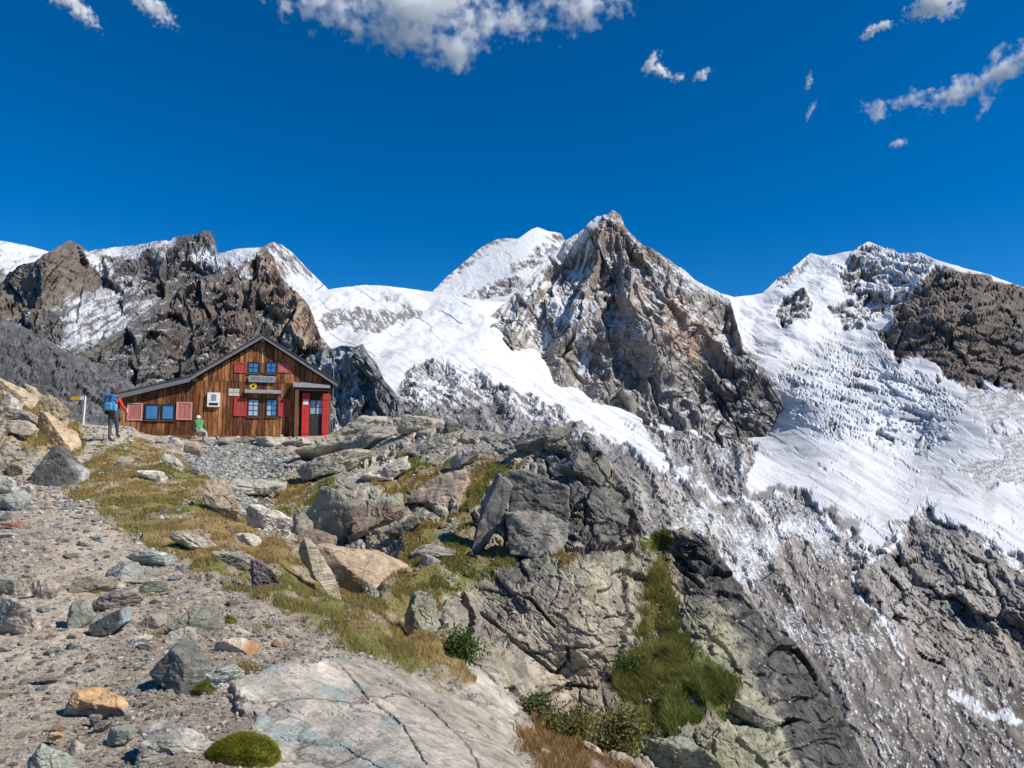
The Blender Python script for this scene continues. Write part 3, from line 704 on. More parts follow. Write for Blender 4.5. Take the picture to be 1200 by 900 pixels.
# ------------------------------------------------------------------ the knoll: path, bank, gravel bowl and outcrop
FC = [(-250, 1000, 2.7), (100, 1000, 2.7), (400, 1000, 2.75), (0, 900, 3.85), (100, 900, 3.85), (250, 900, 3.85), (400, 900, 3.95), (600, 900, 4.6), (-250, 900, 3.9),
      (0, 800, 5.4), (100, 800, 5.4), (200, 800, 5.4), (300, 790, 5.6), (400, 790, 5.9), (0, 700, 8), (100, 700, 8), (200, 700, 8.1), (300, 700, 8.4), (380, 740, 7.3),
      (0, 620, 12.3), (100, 620, 12.5), (200, 620, 13.4), (0, 570, 17), (60, 555, 19), (130, 560, 19), (200, 570, 18.8), (100, 530, 23), (130, 517, 25), (110, 505, 27.5), (145, 500, 30), (95, 497, 29), (135, 507, 27.3), (156, 504, 31.5), (166, 510, 34), (150, 511, 28), (178, 513, 35.5),
      (-100, 560, 17), (-250, 700, 8), (0, 447, 25), (40, 462, 26), (75, 490, 27), (30, 520, 20), (0, 500, 19.5), (-100, 430, 22), (-250, 410, 20), (-250, 540, 15),
      (200, 530, 26), (250, 570, 20.5), (300, 640, 13.6), (350, 680, 11.2), (430, 720, 9.6), (500, 770, 8.2), (540, 810, 7.2), (270, 590, 19), (330, 640, 14.2), (430, 702, 11.2), (520, 748, 9.3),
      (450, 800, 6.0), (540, 840, 5.7), (590, 880, 5.2), (230, 527, 35), (290, 532, 36), (340, 530, 36), (290, 560, 29), (330, 580, 25), (258, 552, 27), (300, 600, 20.5),
      (200, 512.5, 39.2), (265, 512.5, 40.6), (330, 511.5, 42), (388, 508, 43), (420, 499, 40), (443, 490, 38), (480, 489, 35), (520, 492, 31), (560, 503, 27.5), (600, 510, 24), (650, 512, 21), (700, 525, 18.8),
      (400, 545, 29), (450, 540, 27), (400, 585, 20.5), (400, 620, 18.6), (350, 630, 17.6), (420, 645, 16.8), (420, 695, 13.2), (470, 600, 18.5), (500, 560, 22), (540, 540, 23), (560, 600, 17.6), (500, 650, 14.7), (520, 700, 12.7), (480, 735, 11), (530, 750, 10.8), (600, 560, 19), (650, 560, 17.3), (650, 620, 15.6), (600, 640, 15.3), (700, 600, 16), (735, 620, 16.4), (720, 560, 17.6),
      (600, 690, 13.2), (700, 680, 13.2), (620, 760, 12), (700, 760, 12.2), (650, 840, 10.9), (600, 800, 10.6), (570, 780, 10.0), (640, 875, 8.2), (700, 892, 8.3), (720, 850, 10.4), (735, 700, 13.9), (725, 780, 12.7),
      (770, 640, 17.2), (765, 700, 15.4), (770, 760, 13.6), (780, 820, 11.6), (760, 870, 9.8), (800, 622, 17), (840, 660, 16.6), (830, 720, 14.2), (900, 740, 16), (880, 800, 12.9), (960, 790, 15.6), (920, 860, 11.6), (1000, 870, 14.2), (860, 880, 10.1), (1016, 895, 14.2), (950, 900, 11.3), (800, 960, 7.8), (1000, 990, 9.5), (1090, 1000, 13)]
FTOP = [(-260, 400), (-100, 428), (0, 445), (20, 453), (40, 462), (60, 478), (75, 488), (95, 495), (115, 499), (140, 499), (155, 500), (165, 508), (185, 511), (265, 512), (330, 511), (386, 508), (395, 504), (410, 496), (443, 490), (467, 489), (507, 492), (533, 503), (567, 505), (600, 511), (617, 513), (683, 513), (700, 525), (715, 540), (735, 568), (746, 600), (752, 628), (770, 629), (787, 621), (800, 618), (833, 638), (847, 657), (870, 687), (900, 733), (932, 752), (960, 788), (988, 836), (1016, 892), (1060, 975), (1090, 998)]
FTPS = TPS(FC, 2e-4)
STEP = 1.55
PX, PY, P, FT = relief(FTOP, [(-260, 1000), (1090, 1000)], -260, 1090, STEP, FTPS, rows=330)
N0 = normals(P)
sh = PX.shape
jit = fbm(np.stack([PX / 22, PY / 18, 0 * PX + 2], -1), 5, .6)
G_BANK = [[(92, 548), (110, 530), (135, 524), (150, 514), (180, 520), (215, 540), (250, 568), (275, 600), (320, 625), (370, 660), (430, 705), (470, 730), (520, 755), (548, 800), (530, 812), (470, 790), (430, 772), (400, 755), (340, 715), (280, 690), (235, 680), (220, 660), (180, 640), (140, 620), (110, 600), (82, 575)]]
G_LEFT = [[(0, 452), (30, 466), (60, 490), (48, 502), (30, 490), (0, 478), (-200, 450), (-200, 420)], [(30, 510), (60, 520), (95, 510), (98, 530), (80, 535), (40, 528)], [(85, 490), (97, 505), (90, 520), (80, 505)]]
G_OUT = [[(298, 592), (320, 570), (345, 558), (392, 562), (388, 580), (350, 596), (322, 612), (305, 605)], [(438, 560), (455, 545), (470, 530), (500, 545), (532, 540), (520, 560), (495, 575), (480, 595), (465, 612), (458, 590)], [(540, 540), (565, 530), (610, 545), (600, 560), (575, 566), (560, 590), (548, 625), (535, 620), (545, 575)],
         [(440, 700), (465, 665), (480, 625), (520, 610), (560, 612), (570, 640), (612, 648), (600, 660), (570, 680), (530, 690), (512, 725), (480, 735), (452, 722)], [(655, 648), (672, 655), (660, 665), (645, 655)]]
G_GULLY = [[(752, 636), (772, 630), (788, 632), (786, 655), (788, 700), (792, 750), (828, 772), (866, 808), (852, 835), (820, 850), (785, 862), (732, 845), (720, 822), (744, 765), (758, 700), (764, 670)]]
G_RED = [[(620, 838), (650, 866), (720, 900), (760, 925), (650, 925), (606, 868)]]
g_bank = region(PX, PY, G_BANK, 5, jit * 10)
g_left = region(PX, PY, G_LEFT, 4, jit * 7)
g_out = region(PX, PY, G_OUT, 4, jit * 8)
g_gul = region(PX, PY, G_GULLY, 5, jit * 8)
g_red = region(PX, PY, G_RED, 5, jit * 8)
grass = np.maximum.reduce([g_bank, g_left, g_out, g_gul, g_red])
ROCKY = [[(392, 506), (440, 484), (530, 495), (620, 505), (690, 505), (760, 600), (775, 626), (800, 605), (840, 610), (905, 705), (985, 780), (1045, 880), (1140, 1010), (780, 1010), (735, 880), (650, 868), (600, 820), (575, 792), (545, 770), (500, 745), (470, 735), (425, 700), (380, 680), (340, 640), (300, 612), (330, 572), (312, 566), (330, 545), (345, 530)]]
rock = region(PX, PY, ROCKY, 5, jit * 6)
LEFTROCK = [[(-260, 390), (0, 440), (45, 458), (80, 492), (88, 525), (60, 530), (20, 545), (-260, 560)]]
lrock = region(PX, PY, LEFTROCK, 6, jit * 6)
SLAB = [[(265, 800), (330, 778), (400, 772), (450, 778), (520, 800), (560, 825), (600, 870), (640, 930), (620, 1010), (300, 1010), (310, 900), (290, 840)], [(545, 775), (575, 790), (600, 815), (612, 850), (632, 872), (600, 872), (560, 830), (540, 805)]]
slab = region(PX, PY, SLAB, 5, jit * 9)
gravel = region(PX, PY, [[(215, 540), (250, 518), (320, 520), (340, 540), (330, 560), (310, 570), (320, 590), (300, 615), (270, 590), (250, 565)]], 5, jit * 6)
path = region(PX, PY, [[(-40, 1010), (-40, 780), (20, 700), (60, 640), (40, 600), (60, 560), (95, 520), (125, 495), (160, 500), (130, 525), (95, 550), (85, 580), (140, 630), (170, 660), (120, 720), (130, 800), (60, 860), (40, 1010)]], 14, jit * 16)

CRACKS = [([(395, 782), (430, 822), (470, 850), (500, 900)], 1.0, .03), ([(300, 826), (350, 838), (420, 842)], 1.0, .015), ([(455, 800), (500, 830), (550, 880), (580, 940)], 1.0, .035), ([(330, 868), (400, 878), (450, 905)], 1.0, .015), ([(608, 652), (640, 641), (665, 647), (700, 645), (738, 640)], 3.2, .35), ([(597, 585), (601, 600), (590, 640), (582, 650)], 3.5, .6), ([(740, 600), (735, 650), (737, 700), (730, 760), (718, 800)], 2.4, .22),
          ([(616, 820), (650, 812), (668, 800), (700, 806)], 1.8, .15), ([(565, 720), (590, 740), (640, 780), (650, 790), (666, 776), (665, 760)], 1.8, .14), ([(545, 700), (555, 730), (540, 760), (512, 772)], 2.4, .3), ([(600, 570), (625, 556), (650, 566), (660, 590), (690, 600)], 1.8, .18),
          ([(655, 530), (680, 560), (705, 580), (716, 600)], 2, .2), ([(660, 600), (690, 610), (700, 640)], 1.6, .15), ([(560, 690), (620, 700), (650, 735)], 1.6, .12), ([(820, 735), (850, 760), (866, 790)], 2, .18), ([(790, 660), (822, 690), (870, 700)], 2, .2),
          ([(330, 555), (380, 530), (432, 515), (470, 500)], 2.2, .35), ([(345, 562), (400, 548), (440, 540), (468, 522)], 2.2, .35), ([(392, 520), (430, 503), (465, 495)], 1.6, .25), ([(480, 515), (510, 508), (540, 500)], 1.8, .25), ([(490, 530), (530, 520), (570, 516)], 1.8, .22), ([(860, 845), (900, 850), (935, 842)], 2.2, .3), ([(865, 870), (900, 900)], 3, .3), ([(500, 745), (540, 760), (580, 800)], 2, .2)]
P0 = P.copy()
rk = np.maximum(rock, lrock) * (1 - .85 * grass)
idx = rk > .02
Q = P[idx]
a1, a2 = math.radians(24), math.radians(12)
RM = np.array([[math.cos(a1), 0, math.sin(a1)], [0, 1, 0], [-math.sin(a1), 0, math.cos(a1)]]) @ np.array([[1, 0, 0], [0, math.cos(a2), math.sin(a2)], [0, -math.sin(a2), math.cos(a2)]])
Qs = Q @ RM.T
Qs = Qs * np.array([1, .5, 1])
wq = Qs + .15 * np.stack([fbm(Qs / 1.2 + 3, 3), fbm(Qs / 1.2 + 7, 3), fbm(Qs / 1.2 + 13, 3)], -1)
def blocks(q, sc, amp, crack, cw):
    f1, e, rnd, off = voronoi(q / np.array(sc))
    return amp * (rnd[:, 0] * .55 + (off * rnd).sum(1) * .9) - crack * sstep(cw, 0, e)
hh = blocks(wq, (2.6, 2.2, .95), .30, .20, .09) + blocks(wq + 5, (.95, .8, .36), .085, .075, .10) + blocks(wq + 9, (.33, .3, .15), .026, .02, .12)
hh = hh + .10 * fbm(Qs / 1.1, 4) + .02 * fbm(Qs / .16, 4, .6)
H = np.zeros(sh)
H[idx] = hh
near_hut = sstep(36, 30, P[..., 1] + 0 * PX) * .75 + .25
facing = np.clip(np.abs((N0 * P).sum(-1)) / np.linalg.norm(P, axis=-1) * 1.25 + .12, 0, 1)
H = H * rk * near_hut * facing
strat = region(PX, PY, [[(318, 566), (345, 530), (392, 506), (440, 484), (530, 492), (620, 505), (640, 530), (600, 560), (540, 560), (480, 575), (400, 580), (340, 575)]], 12, jit * 10) * rk
calm = region(PX, PY, [[(520, 700), (560, 680), (612, 655), (735, 650), (735, 760), (700, 850), (640, 862), (590, 790), (540, 760)], [(795, 660), (860, 680), (1016, 890), (1090, 1000), (800, 1010), (860, 880), (830, 780), (800, 740)]], 14, jit * 12)
rcrag = region(PX, PY, [[(790, 618), (835, 630), (1016, 885), (1100, 1010), (780, 1010), (860, 880), (830, 780), (800, 740), (800, 690)]], 8, jit * 8)
calm = calm * (1 - .4 * rcrag)
H = H * (1 - .85 * calm) * (1 - .95 * strat)
jl = perlin(np.stack([PX / 48, PY / 26, 0 * PX + 8], -1)) + .35 * perlin(np.stack([PX / 17, PY / 10, 0 * PX + 3], -1))
sb = (PY + .42 * PX) / 12.0 + 1.0 * jl
kb = np.floor(sb); fb_ = sb - kb
amp_b = .35 + .65 * np.abs(np.sin(kb * 12.9898 + np.floor((PX - .8 * PY) / 62 + .9 * jl) * 4.1))
H = H + strat * amp_b * .52 * (P[..., 1] / 30) * (np.minimum(fb_ / .82, (1 - fb_) / .18) - .5)
gr = fbm(np.stack([(PX * .62 + PY * .78) / 60, (PX * .78 - PY * .62) / 9, 0 * PX + 4], -1), 5, .6)
H = H + calm * (.028 * gr + .03 * fbm(np.stack([PX / 5, PY / 5, 0 * PX], -1), 3))
def facets(wx_, wy_, seed, amp, crack, cw):
    pts_ = np.stack([PX / wx_ + .35 * jl, (PY - .25 * PX) / wy_ + .35 * jl, 0 * PX + seed], -1).reshape(-1, 3)
    pts_[:, 2] = seed + .5
    f1, e, rnd, off = voronoi(pts_)
    return ((rnd[:, 0] * .5 + off[:, 0] * rnd[:, 1] * 1.1 + off[:, 1] * rnd[:, 2] * 1.1) * amp - crack * sstep(cw, 0, e)).reshape(sh)
dsc = P[..., 1] / 15
H = H * (1 - .55 * rk)
H = H + rk * (1 - strat) * dsc * (facets(62, 46, 3, .22, .10, .05) * (1 - .62 * calm) + facets(22, 17, 7, .075, .04, .08) * (1 - .5 * calm) + facets(8, 6.5, 11, .022, .012, .1) * (1 - .3 * calm))
H = H + strat * dsc * (facets(46, 12, 13, .06, .03, .08) + facets(16, 6, 17, .012, .006, .1))
for line, w, dp in CRACKS:
    bx = (PX > min(p[0] for p in line) - 14) & (PX < max(p[0] for p in line) + 14) & (PY > min(p[1] for p in line) - 14) & (PY < max(p[1] for p in line) + 14)
    d = line_d(PX[bx] + 5 * jit[bx], PY[bx] + 5 * jit[bx], line)
    H[bx] -= dp * sstep(w * 1.6, w * .3, d) * (1 - grass[bx])
# ground relief
soil = (1 - rk) * (1 - slab)
flat = P.reshape(-1, 3) * np.array([1, .35, 1])
lump = fbm(flat / 1.3, 4).reshape(sh); small = fbm(flat / .22 + 4, 3).reshape(sh)
H += soil * (.07 * lump + .018 * small) + grass * ((.06 + .12 * g_gul) * ridged(flat / .7, 3).reshape(sh))
# the smooth foot slab: long shallow steps along its bedding
sl = streak(PX, PY, 1, .55, 150, 30, 21.0); sl2 = streak(PX, PY, .8, .5, 26, 4, 22.0)
edge_d = line_d(PX, PY, [(420, 778), (500, 812), (560, 850), (600, 890), (630, 940)])
lay = (PY - .62 * PX) / 11 + .5 * jl
layer = (lay - np.floor(lay))
H += slab * (.045 * fbm(flat / 1.0 + 3, 3).reshape(sh) + .014 * fbm(flat / .2 + 8, 3).reshape(sh) + .035 + .02 * ridged(flat / .9 + 5, 3).reshape(sh) + .014 * np.minimum(layer / .8, (1 - layer) / .2) * sstep(40, 10, edge_d))
ND = outward(N0, P, (1.0 * rk + 1.8 * strat + 1.6 * slab)[..., None])
P = P + ND * (H * taper(PX, PY, FT, 10, .35))[..., None]
FP, FPX, FPY = P, PX, PY

# colours
qf = flat
tn = lambda L, cols, s: rock_tint(P0, L, cols, s)
lich = sstep(.05, .45, fbm(qf / .55 + 7, 5, .62)).reshape(sh); blk = sstep(.12, .45, fbm(qf / .35 + 19, 5, .65)).reshape(sh)
rockc = tn(1.6, [col(.30, .28, .24), col(.24, .225, .20), col(.36, .335, .28), col(.32, .255, .20)], 51)
rockc = mix(rockc, col(.33, .335, .21), lich * .5)
rockc = mix(rockc, col(.09, .09, .088), blk * .40)
lg = region(PX, PY, [[(800, 690), (850, 720), (880, 790), (930, 860), (960, 1000), (780, 1000), (860, 880), (800, 745)]], 14, jit * 16)
rockc = mix(rockc, tn(.5, [col(.28, .28, .19), col(.22, .225, .17), col(.33, .325, .24), col(.15, .15, .13)], 58), lg * .8)
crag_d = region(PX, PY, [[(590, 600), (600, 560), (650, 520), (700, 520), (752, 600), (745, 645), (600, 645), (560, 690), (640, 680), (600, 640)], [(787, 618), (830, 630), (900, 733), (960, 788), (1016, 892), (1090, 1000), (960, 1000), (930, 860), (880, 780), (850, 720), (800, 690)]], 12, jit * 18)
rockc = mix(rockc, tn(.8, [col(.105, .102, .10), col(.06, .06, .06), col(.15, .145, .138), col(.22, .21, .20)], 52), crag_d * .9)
pink = region(PX, PY, [[(640, 700), (715, 690), (725, 760), (700, 850), (640, 860), (650, 780)], [(500, 575), (545, 555), (545, 590), (510, 605)]], 14, jit * 18)
rockc = mix(rockc, col(.38, .31, .255), pink * .35)
warm_l = tn(.8, [col(.34, .27, .18), col(.26, .235, .2), col(.22, .21, .19), col(.36, .33, .27)], 53)
rockc = mix(rockc, warm_l, lrock)
soilc = tn(.9, [col(.33, .29, .24), col(.27, .235, .195), col(.38, .345, .295), col(.22, .185, .15)], 54)
soilc = mix(soilc, tn(.6, [col(.42, .38, .32), col(.36, .32, .265), col(.46, .42, .36), col(.30, .265, .22)], 55), path)
soilc = mix(soilc, tn(.5, [col(.27, .265, .25), col(.20, .20, .19), col(.34, .335, .31), col(.24, .22, .19)], 56), gravel)
gmix = sstep(-.3, .4, fbm(qf / 1.8 + 31, 4)).reshape(sh)
grassc = mix(col(.28, .20, .085), col(.20, .185, .06), gmix)
grassc = mix(grassc, col(.075, .095, .02), g_gul * .7)
grassc = mix(grassc, col(.16, .075, .035), g_red * .7)
bare = sstep(.18, .42, fbm(qf / .6 + 41, 4)).reshape(sh)
slabc = tn(.7, [col(.58, .52, .43), col(.47, .43, .365), col(.64, .565, .47), col(.34, .32, .28)], 57)
teal = sstep(.10, .5, streak(PX, PY, 1, .12, 80, 26, 23.0) + .12 * jit) * sstep(520, 380, PX - .2 * (PY - 800))
slabc = mix(slabc, col(.31, .395, .37), teal * .8)
slabc = mix(slabc, col(.27, .225, .17), np.clip(sstep(.10, .4, sl2) * .55 + sstep(45, 10, edge_d + 14 * jit) * .45, 0, .8))
rockc = mix(rockc, tn(.9, [col(.42, .39, .325), col(.34, .32, .275), col(.47, .43, .35), col(.28, .265, .235)], 59), strat * .75)
rockc = rockc * col(1.06, 1.02, .95)
dark_rim = region(PX, PY, [[(787, 612), (835, 620), (905, 715), (985, 790), (1045, 890), (1140, 1010), (985, 1010), (940, 890), (900, 810), (870, 745), (835, 695), (800, 680)]], 10, jit * 24 + 14 * gr)
rockc = mix(rockc, tn(.5, [col(.055, .054, .053), col(.035, .035, .035), col(.095, .092, .088), col(.14, .135, .128)], 60), dark_rim * .92)  # near-black tone along the right crag's upper and outer edge
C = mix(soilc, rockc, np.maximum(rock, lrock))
C = C * mix(col(1, 1, 1), col(1.30, 1.23, 1.13), (1 - np.maximum(rock, lrock)))
C = mix(C, slabc, slab)
C = mix(C, grassc, grass * (1 - .62 * bare))
GRASS_MASK = grass
MAT_GROUND = ground_mat("knoll_ground")
RATTR = np.clip(np.maximum(np.maximum(rock, lrock), slab * .8) * (1 - grass) * (1 - .45 * dark_rim), 0, 1)
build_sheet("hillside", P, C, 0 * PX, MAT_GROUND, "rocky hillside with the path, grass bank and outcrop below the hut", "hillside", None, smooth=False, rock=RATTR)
# level ground under the hut and the hidden back of the knoll
topline = P[0]
hz = topline.copy(); hz[:, 2] = 0; hz /= np.linalg.norm(hz, axis=1, keepdims=True)
rows = []
for k, (run, drop) in enumerate([(0, 0), (1.5, .02), (4, .25), (8, .6), (13, 1.6), (22, 6), (40, 20), (70, 45)]):
    q_ = topline + hz * run
    q_[:, 2] -= drop
    near = np.interp(np.arange(len(q_)) * STEP - 260, [-260, 60, 150, 400, 560, 700, 1090], [.5, .6, 1, 1, .8, .6, .6])
    far_ = np.linalg.norm(q_[:, :2], axis=1) / np.linalg.norm(topline[:, :2], axis=1)
    q_[:, 2] = np.where(topline[:, 2] > .3, topline[:, 2], topline[:, 2] * far_ - .12 * run) - drop / near ** 2
    rows.append(q_)
B = np.array(rows)
BC = np.broadcast_to(col(.16, .155, .145), B.shape)
build_sheet("knoll_back", B, BC, 0 * B[..., 0], MAT_GROUND, "stony ground behind the crest that carries the hut", "hillside", rock=0 * B[..., 0])

_fx = np.arange(PX.shape[1]) * STEP - 260
def ground(px, py):
    """position and normal of the hillside seen at a pixel"""
    c = np.clip((np.asarray(px, float) + 260) / STEP, 0, sh[1] - 1.001)
    ci = c.astype(int)
    t = np.interp(px, _fx, FPY[0]); b = 1000.0
    r = np.clip((np.asarray(py, float) - t) / (b - t) * (sh[0] - 1), 0, sh[0] - 1.001)
    ri = r.astype(int)
    fc, fr = (c - ci)[..., None], (r - ri)[..., None]
    p = (FP[ri, ci] * (1 - fc) + FP[ri, ci + 1] * fc) * (1 - fr) + (FP[ri + 1, ci] * (1 - fc) + FP[ri + 1, ci + 1] * fc) * fr
    return p
NG = normals(FP)
# ------------------------------------------------------------------ simple solids
def solid(name, verts, faces, mat, parent=None):
    me = bpy.data.meshes.new(name)
    me.from_pydata([tuple(v) for v in verts], [], faces)
    bm = bmesh.new(); bm.from_mesh(me); bmesh.ops.recalc_face_normals(bm, faces=bm.faces); bm.to_mesh(me); bm.free()
    return link(name, me, mat, parent)
BOXF = [(0, 1, 2, 3), (7, 6, 5, 4), (0, 4, 5, 1), (1, 5, 6, 2), (2, 6, 7, 3), (3, 7, 4, 0)]
def box(name, x0, x1, y0, y1, z0, z1, mat, parent=None):
    return solid(name, [(x0, y0, z0), (x1, y0, z0), (x1, y1, z0), (x0, y1, z0), (x0, y0, z1), (x1, y0, z1), (x1, y1, z1), (x0, y1, z1)], BOXF, mat, parent)
def prism(name, prof, y0, y1, mat, parent=None):
    """profile in x,z extruded along y"""
    n = len(prof)
    v = [(x, y0, z) for x, z in prof] + [(x, y1, z) for x, z in prof]
    f = [tuple(range(n)), tuple(range(2 * n - 1, n - 1, -1))] + [(i, (i + 1) % n, n + (i + 1) % n, n + i) for i in range(n)]
    return solid(name, v, f, mat, parent)
def tube(name, pts, rad, mat, parent=None, seg=10):
    """round bar through points; rad a number or one per point"""
    pts = [Vector(p) for p in pts]
    rad = [rad] * len(pts) if np.isscalar(rad) else rad
    v, f = [], []
    for i, p in enumerate(pts):
        d = (pts[min(i + 1, len(pts) - 1)] - pts[max(i - 1, 0)]).normalized()
        a = d.orthogonal().normalized(); b = d.cross(a)
        for k in range(seg):
            t = 2 * math.pi * k / seg
            v.append(p + (a * math.cos(t) + b * math.sin(t)) * rad[i])
    for i in range(len(pts) - 1):
        for k in range(seg):
            f.append((i * seg + k, i * seg + (k + 1) % seg, (i + 1) * seg + (k + 1) % seg, (i + 1) * seg + k))
    f.append(tuple(range(seg - 1, -1, -1))); f.append(tuple(range((len(pts) - 1) * seg, len(pts) * seg)))
    return solid(name, v, f, mat, parent)

# ------------------------------------------------------------------ hut materials
def plain_mat(name, c, rough=.7, metal=0.0, var=.25, scale=3.0, spec=.3, stretch=None):
    m, n, l, bs = new_mat(name)
    tc = n.new("ShaderNodeTexCoord")
    mp = n.new("ShaderNodeMapping")
    if stretch:
        mp.inputs["Scale"].default_value = stretch
    nz = N(n, "ShaderNodeTexNoise", Scale=scale, Detail=6.0, Roughness=.65)
    l.new(tc.outputs["Object"], mp.inputs[0]); l.new(mp.outputs[0], nz.inputs["Vector"])
    mr = N(n, "ShaderNodeMapRange")
    mr.inputs["From Min"].default_value, mr.inputs["From Max"].default_value = .3, .7
    mr.inputs["To Min"].default_value, mr.inputs["To Max"].default_value = 1 - var, 1 + var
    l.new(nz.outputs["Fac"], mr.inputs["Value"])
    rgb = N(n, "ShaderNodeRGB"); rgb.outputs[0].default_value = (*c, 1)
    mul = N(n, "ShaderNodeVectorMath", operation='SCALE')
    l.new(rgb.outputs[0], mul.inputs[0]); l.new(mr.outputs[0], mul.inputs["Scale"])
    l.new(mul.outputs[0], bs.inputs["Base Color"])
    bs.inputs["Roughness"].default_value, bs.inputs["Metallic"].default_value = rough, metal
    bs.inputs["Specular IOR Level"].default_value = spec
    return m
def plank_mat():
    m, n, l, bs = new_mat("weathered_larch_plank")
    oi = n.new("ShaderNodeObjectInfo")
    tc = n.new("ShaderNodeTexCoord")
    ramp = n.new("ShaderNodeValToRGB")
    cr = ramp.color_ramp
    cr.elements[0].position, cr.elements[0].color = 0, (.075, .030, .014, 1)
    cr.elements[1].position, cr.elements[1].color = 1, (.44, .20, .075, 1)
    e = cr.elements.new(.35); e.color = (.17, .066, .026, 1)
    e = cr.elements.new(.7); e.color = (.31, .128, .047, 1)
    add = N(n, "ShaderNodeVectorMath", operation='ADD')
    l.new(tc.outputs["Object"], add.inputs[0])
    sc = N(n, "ShaderNodeVectorMath", operation='SCALE'); sc.inputs["Scale"].default_value = 40
    cx = n.new("ShaderNodeCombineXYZ"); l.new(oi.outputs["Random"], cx.inputs[0]); l.new(cx.outputs[0], sc.inputs[0]); l.new(sc.outputs[0], add.inputs[1])
    mp = n.new("ShaderNodeMapping"); mp.inputs["Scale"].default_value = (12, 12, .7)
    l.new(add.outputs[0], mp.inputs[0])
    nz = N(n, "ShaderNodeTexNoise", Scale=1.0, Detail=7.0, Roughness=.7); l.new(mp.outputs[0], nz.inputs["Vector"])
    nb = N(n, "ShaderNodeTexNoise", Scale=.55, Detail=3.0); l.new(tc.outputs["Object"], nb.inputs["Vector"])
    a = N(n, "ShaderNodeMath", operation='MULTIPLY_ADD'); l.new(oi.outputs["Random"], a.inputs[0]); a.inputs[1].default_value = .7; a.inputs[2].default_value = -.82
    b = N(n, "ShaderNodeMath", operation='MULTIPLY_ADD'); l.new(nz.outputs["Fac"], b.inputs[0]); b.inputs[1].default_value = 1.1; l.new(a.outputs[0], b.inputs[2])
    c = N(n, "ShaderNodeMath", operation='MULTIPLY_ADD'); l.new(nb.outputs["Fac"], c.inputs[0]); c.inputs[1].default_value = .75; l.new(b.outputs[0], c.inputs[2])
    m2 = n.new("ShaderNodeMapping"); m2.inputs["Scale"].default_value = (2.2, 2.2, .55); l.new(add.outputs[0], m2.inputs[0])
    ns = N(n, "ShaderNodeTexNoise", Scale=1.6, Detail=6.0, Roughness=.75); l.new(m2.outputs[0], ns.inputs["Vector"])
    st = N(n, "ShaderNodeMapRange"); l.new(ns.outputs["Fac"], st.inputs["Value"])
    for k_, v_ in zip(("From Min", "From Max", "To Min", "To Max"), (.40, .58, .40, 1.3)):
        st.inputs[k_].default_value = v_
    sm = N(n, "ShaderNodeVectorMath", operation='SCALE'); l.new(ramp.outputs[0], sm.inputs[0]); l.new(st.outputs[0], sm.inputs["Scale"])
    l.new(c.outputs[0], ramp.inputs[0]); l.new(sm.outputs[0], bs.inputs["Base Color"])
    bs.inputs["Roughness"].default_value = .75; bs.inputs["Specular IOR Level"].default_value = .2
    bp = N(n, "ShaderNodeBump", Strength=.5, Distance=.01); l.new(nz.outputs["Fac"], bp.inputs["Height"]); l.new(bp.outputs[0], bs.inputs["Normal"])
    return m
M_PLANK = plank_mat()
M_DARKWOOD = plain_mat("dark_stained_wood", (.035, .022, .016), .8)
M_TRIM = plain_mat("brown_timber", (.15, .075, .035), .75, stretch=(1, 1, .15), scale=12)
M_FASCIA = plain_mat("grey_bargeboard", (.15, .15, .155), .7, var=.15)
M_ROOF = plain_mat("dark_sheet_roof", (.045, .046, .05), .55, var=.2)
M_TIN = plain_mat("weathered_tin", (.30, .30, .31), .5, .4)
M_RED = plain_mat("red_paint", (.50, .035, .03), .5, var=.25, scale=5)
M_FADED = plain_mat("faded_red_paint", (.42, .135, .115), .75, var=.3, scale=9, stretch=(2, 1, .35))
M_OLDRED = plain_mat("old_red_paint", (.36, .055, .045), .7, var=.35, scale=8, stretch=(2, 1, .4))
M_PINKF = plain_mat("pink_frame_paint", (.55, .25, .22), .75, var=.15)
M_FRAME = plain_mat("black_window_frame", (.022, .020, .020), .6)
M_GLASS = plain_mat("sky_painted_glass", (.045, .15, .33), .08, 0, .3, 2.0, 1.0)  # the sky's reflection is put into the blue base colour
M_PALEGLASS = plain_mat("pale_window_glass", (.32, .40, .50), .12, 0, .3, 3.0, .9)  # paler grey-blue pane colour
M_WHITE = plain_mat("white_paint", (.68, .67, .64), .6, var=.12)
M_CREAM = plain_mat("cream_board", (.55, .50, .36), .7)
M_YELLOW = plain_mat("yellow_enamel", (.62, .40, .03), .5)
M_PANEL = plain_mat("grey_panel", (.33, .36, .40), .35, .2, .12)
M_BLACK = plain_mat("black_rubber", (.02, .02, .021), .6)
M_DOOR = plain_mat("charcoal_door", (.032, .028, .027), .55)
M_STONE = plain_mat("pale_stone", (.34, .32, .28), .9, var=.35, scale=6)

# ------------------------------------------------------------------ the hut, facing the path
HUT_YAW = math.radians(19)
HC = at(265, 511, 41.0)
HUT = empty("mountain_hut", tuple(HC), HUT_YAW)
tag(HUT, "brown timber mountain hut with red shutters and a lopsided gable roof", "hut")
_ht = np.array([math.cos(HUT_YAW), math.sin(HUT_YAW), 0]); _hn = np.array([-math.sin(HUT_YAW), math.cos(HUT_YAW), 0])
def U(u, v, d=0.0):
    """facade coordinates (x, z) of a point measured on the enlarged facade view (3.529 x, origin 80, 370)"""
    r = at(80 + u / 3.529, 370 + v / 3.529, 1.0)
    s = ((HC + _hn * d) @ _hn) / (r @ _hn)
    p = r * s - HC
    return p @ _ht, p[2]
def UR(u0, v0, u1, v1, d=0.0):
    x0, _ = U(u0, (v0 + v1) / 2, d); x1, _ = U(u1, (v0 + v1) / 2, d)
    _, z1 = U((u0 + u1) / 2, v0, d); _, z0 = U((u0 + u1) / 2, v1, d)
    return x0, x1, z0, z1
OH = -.42
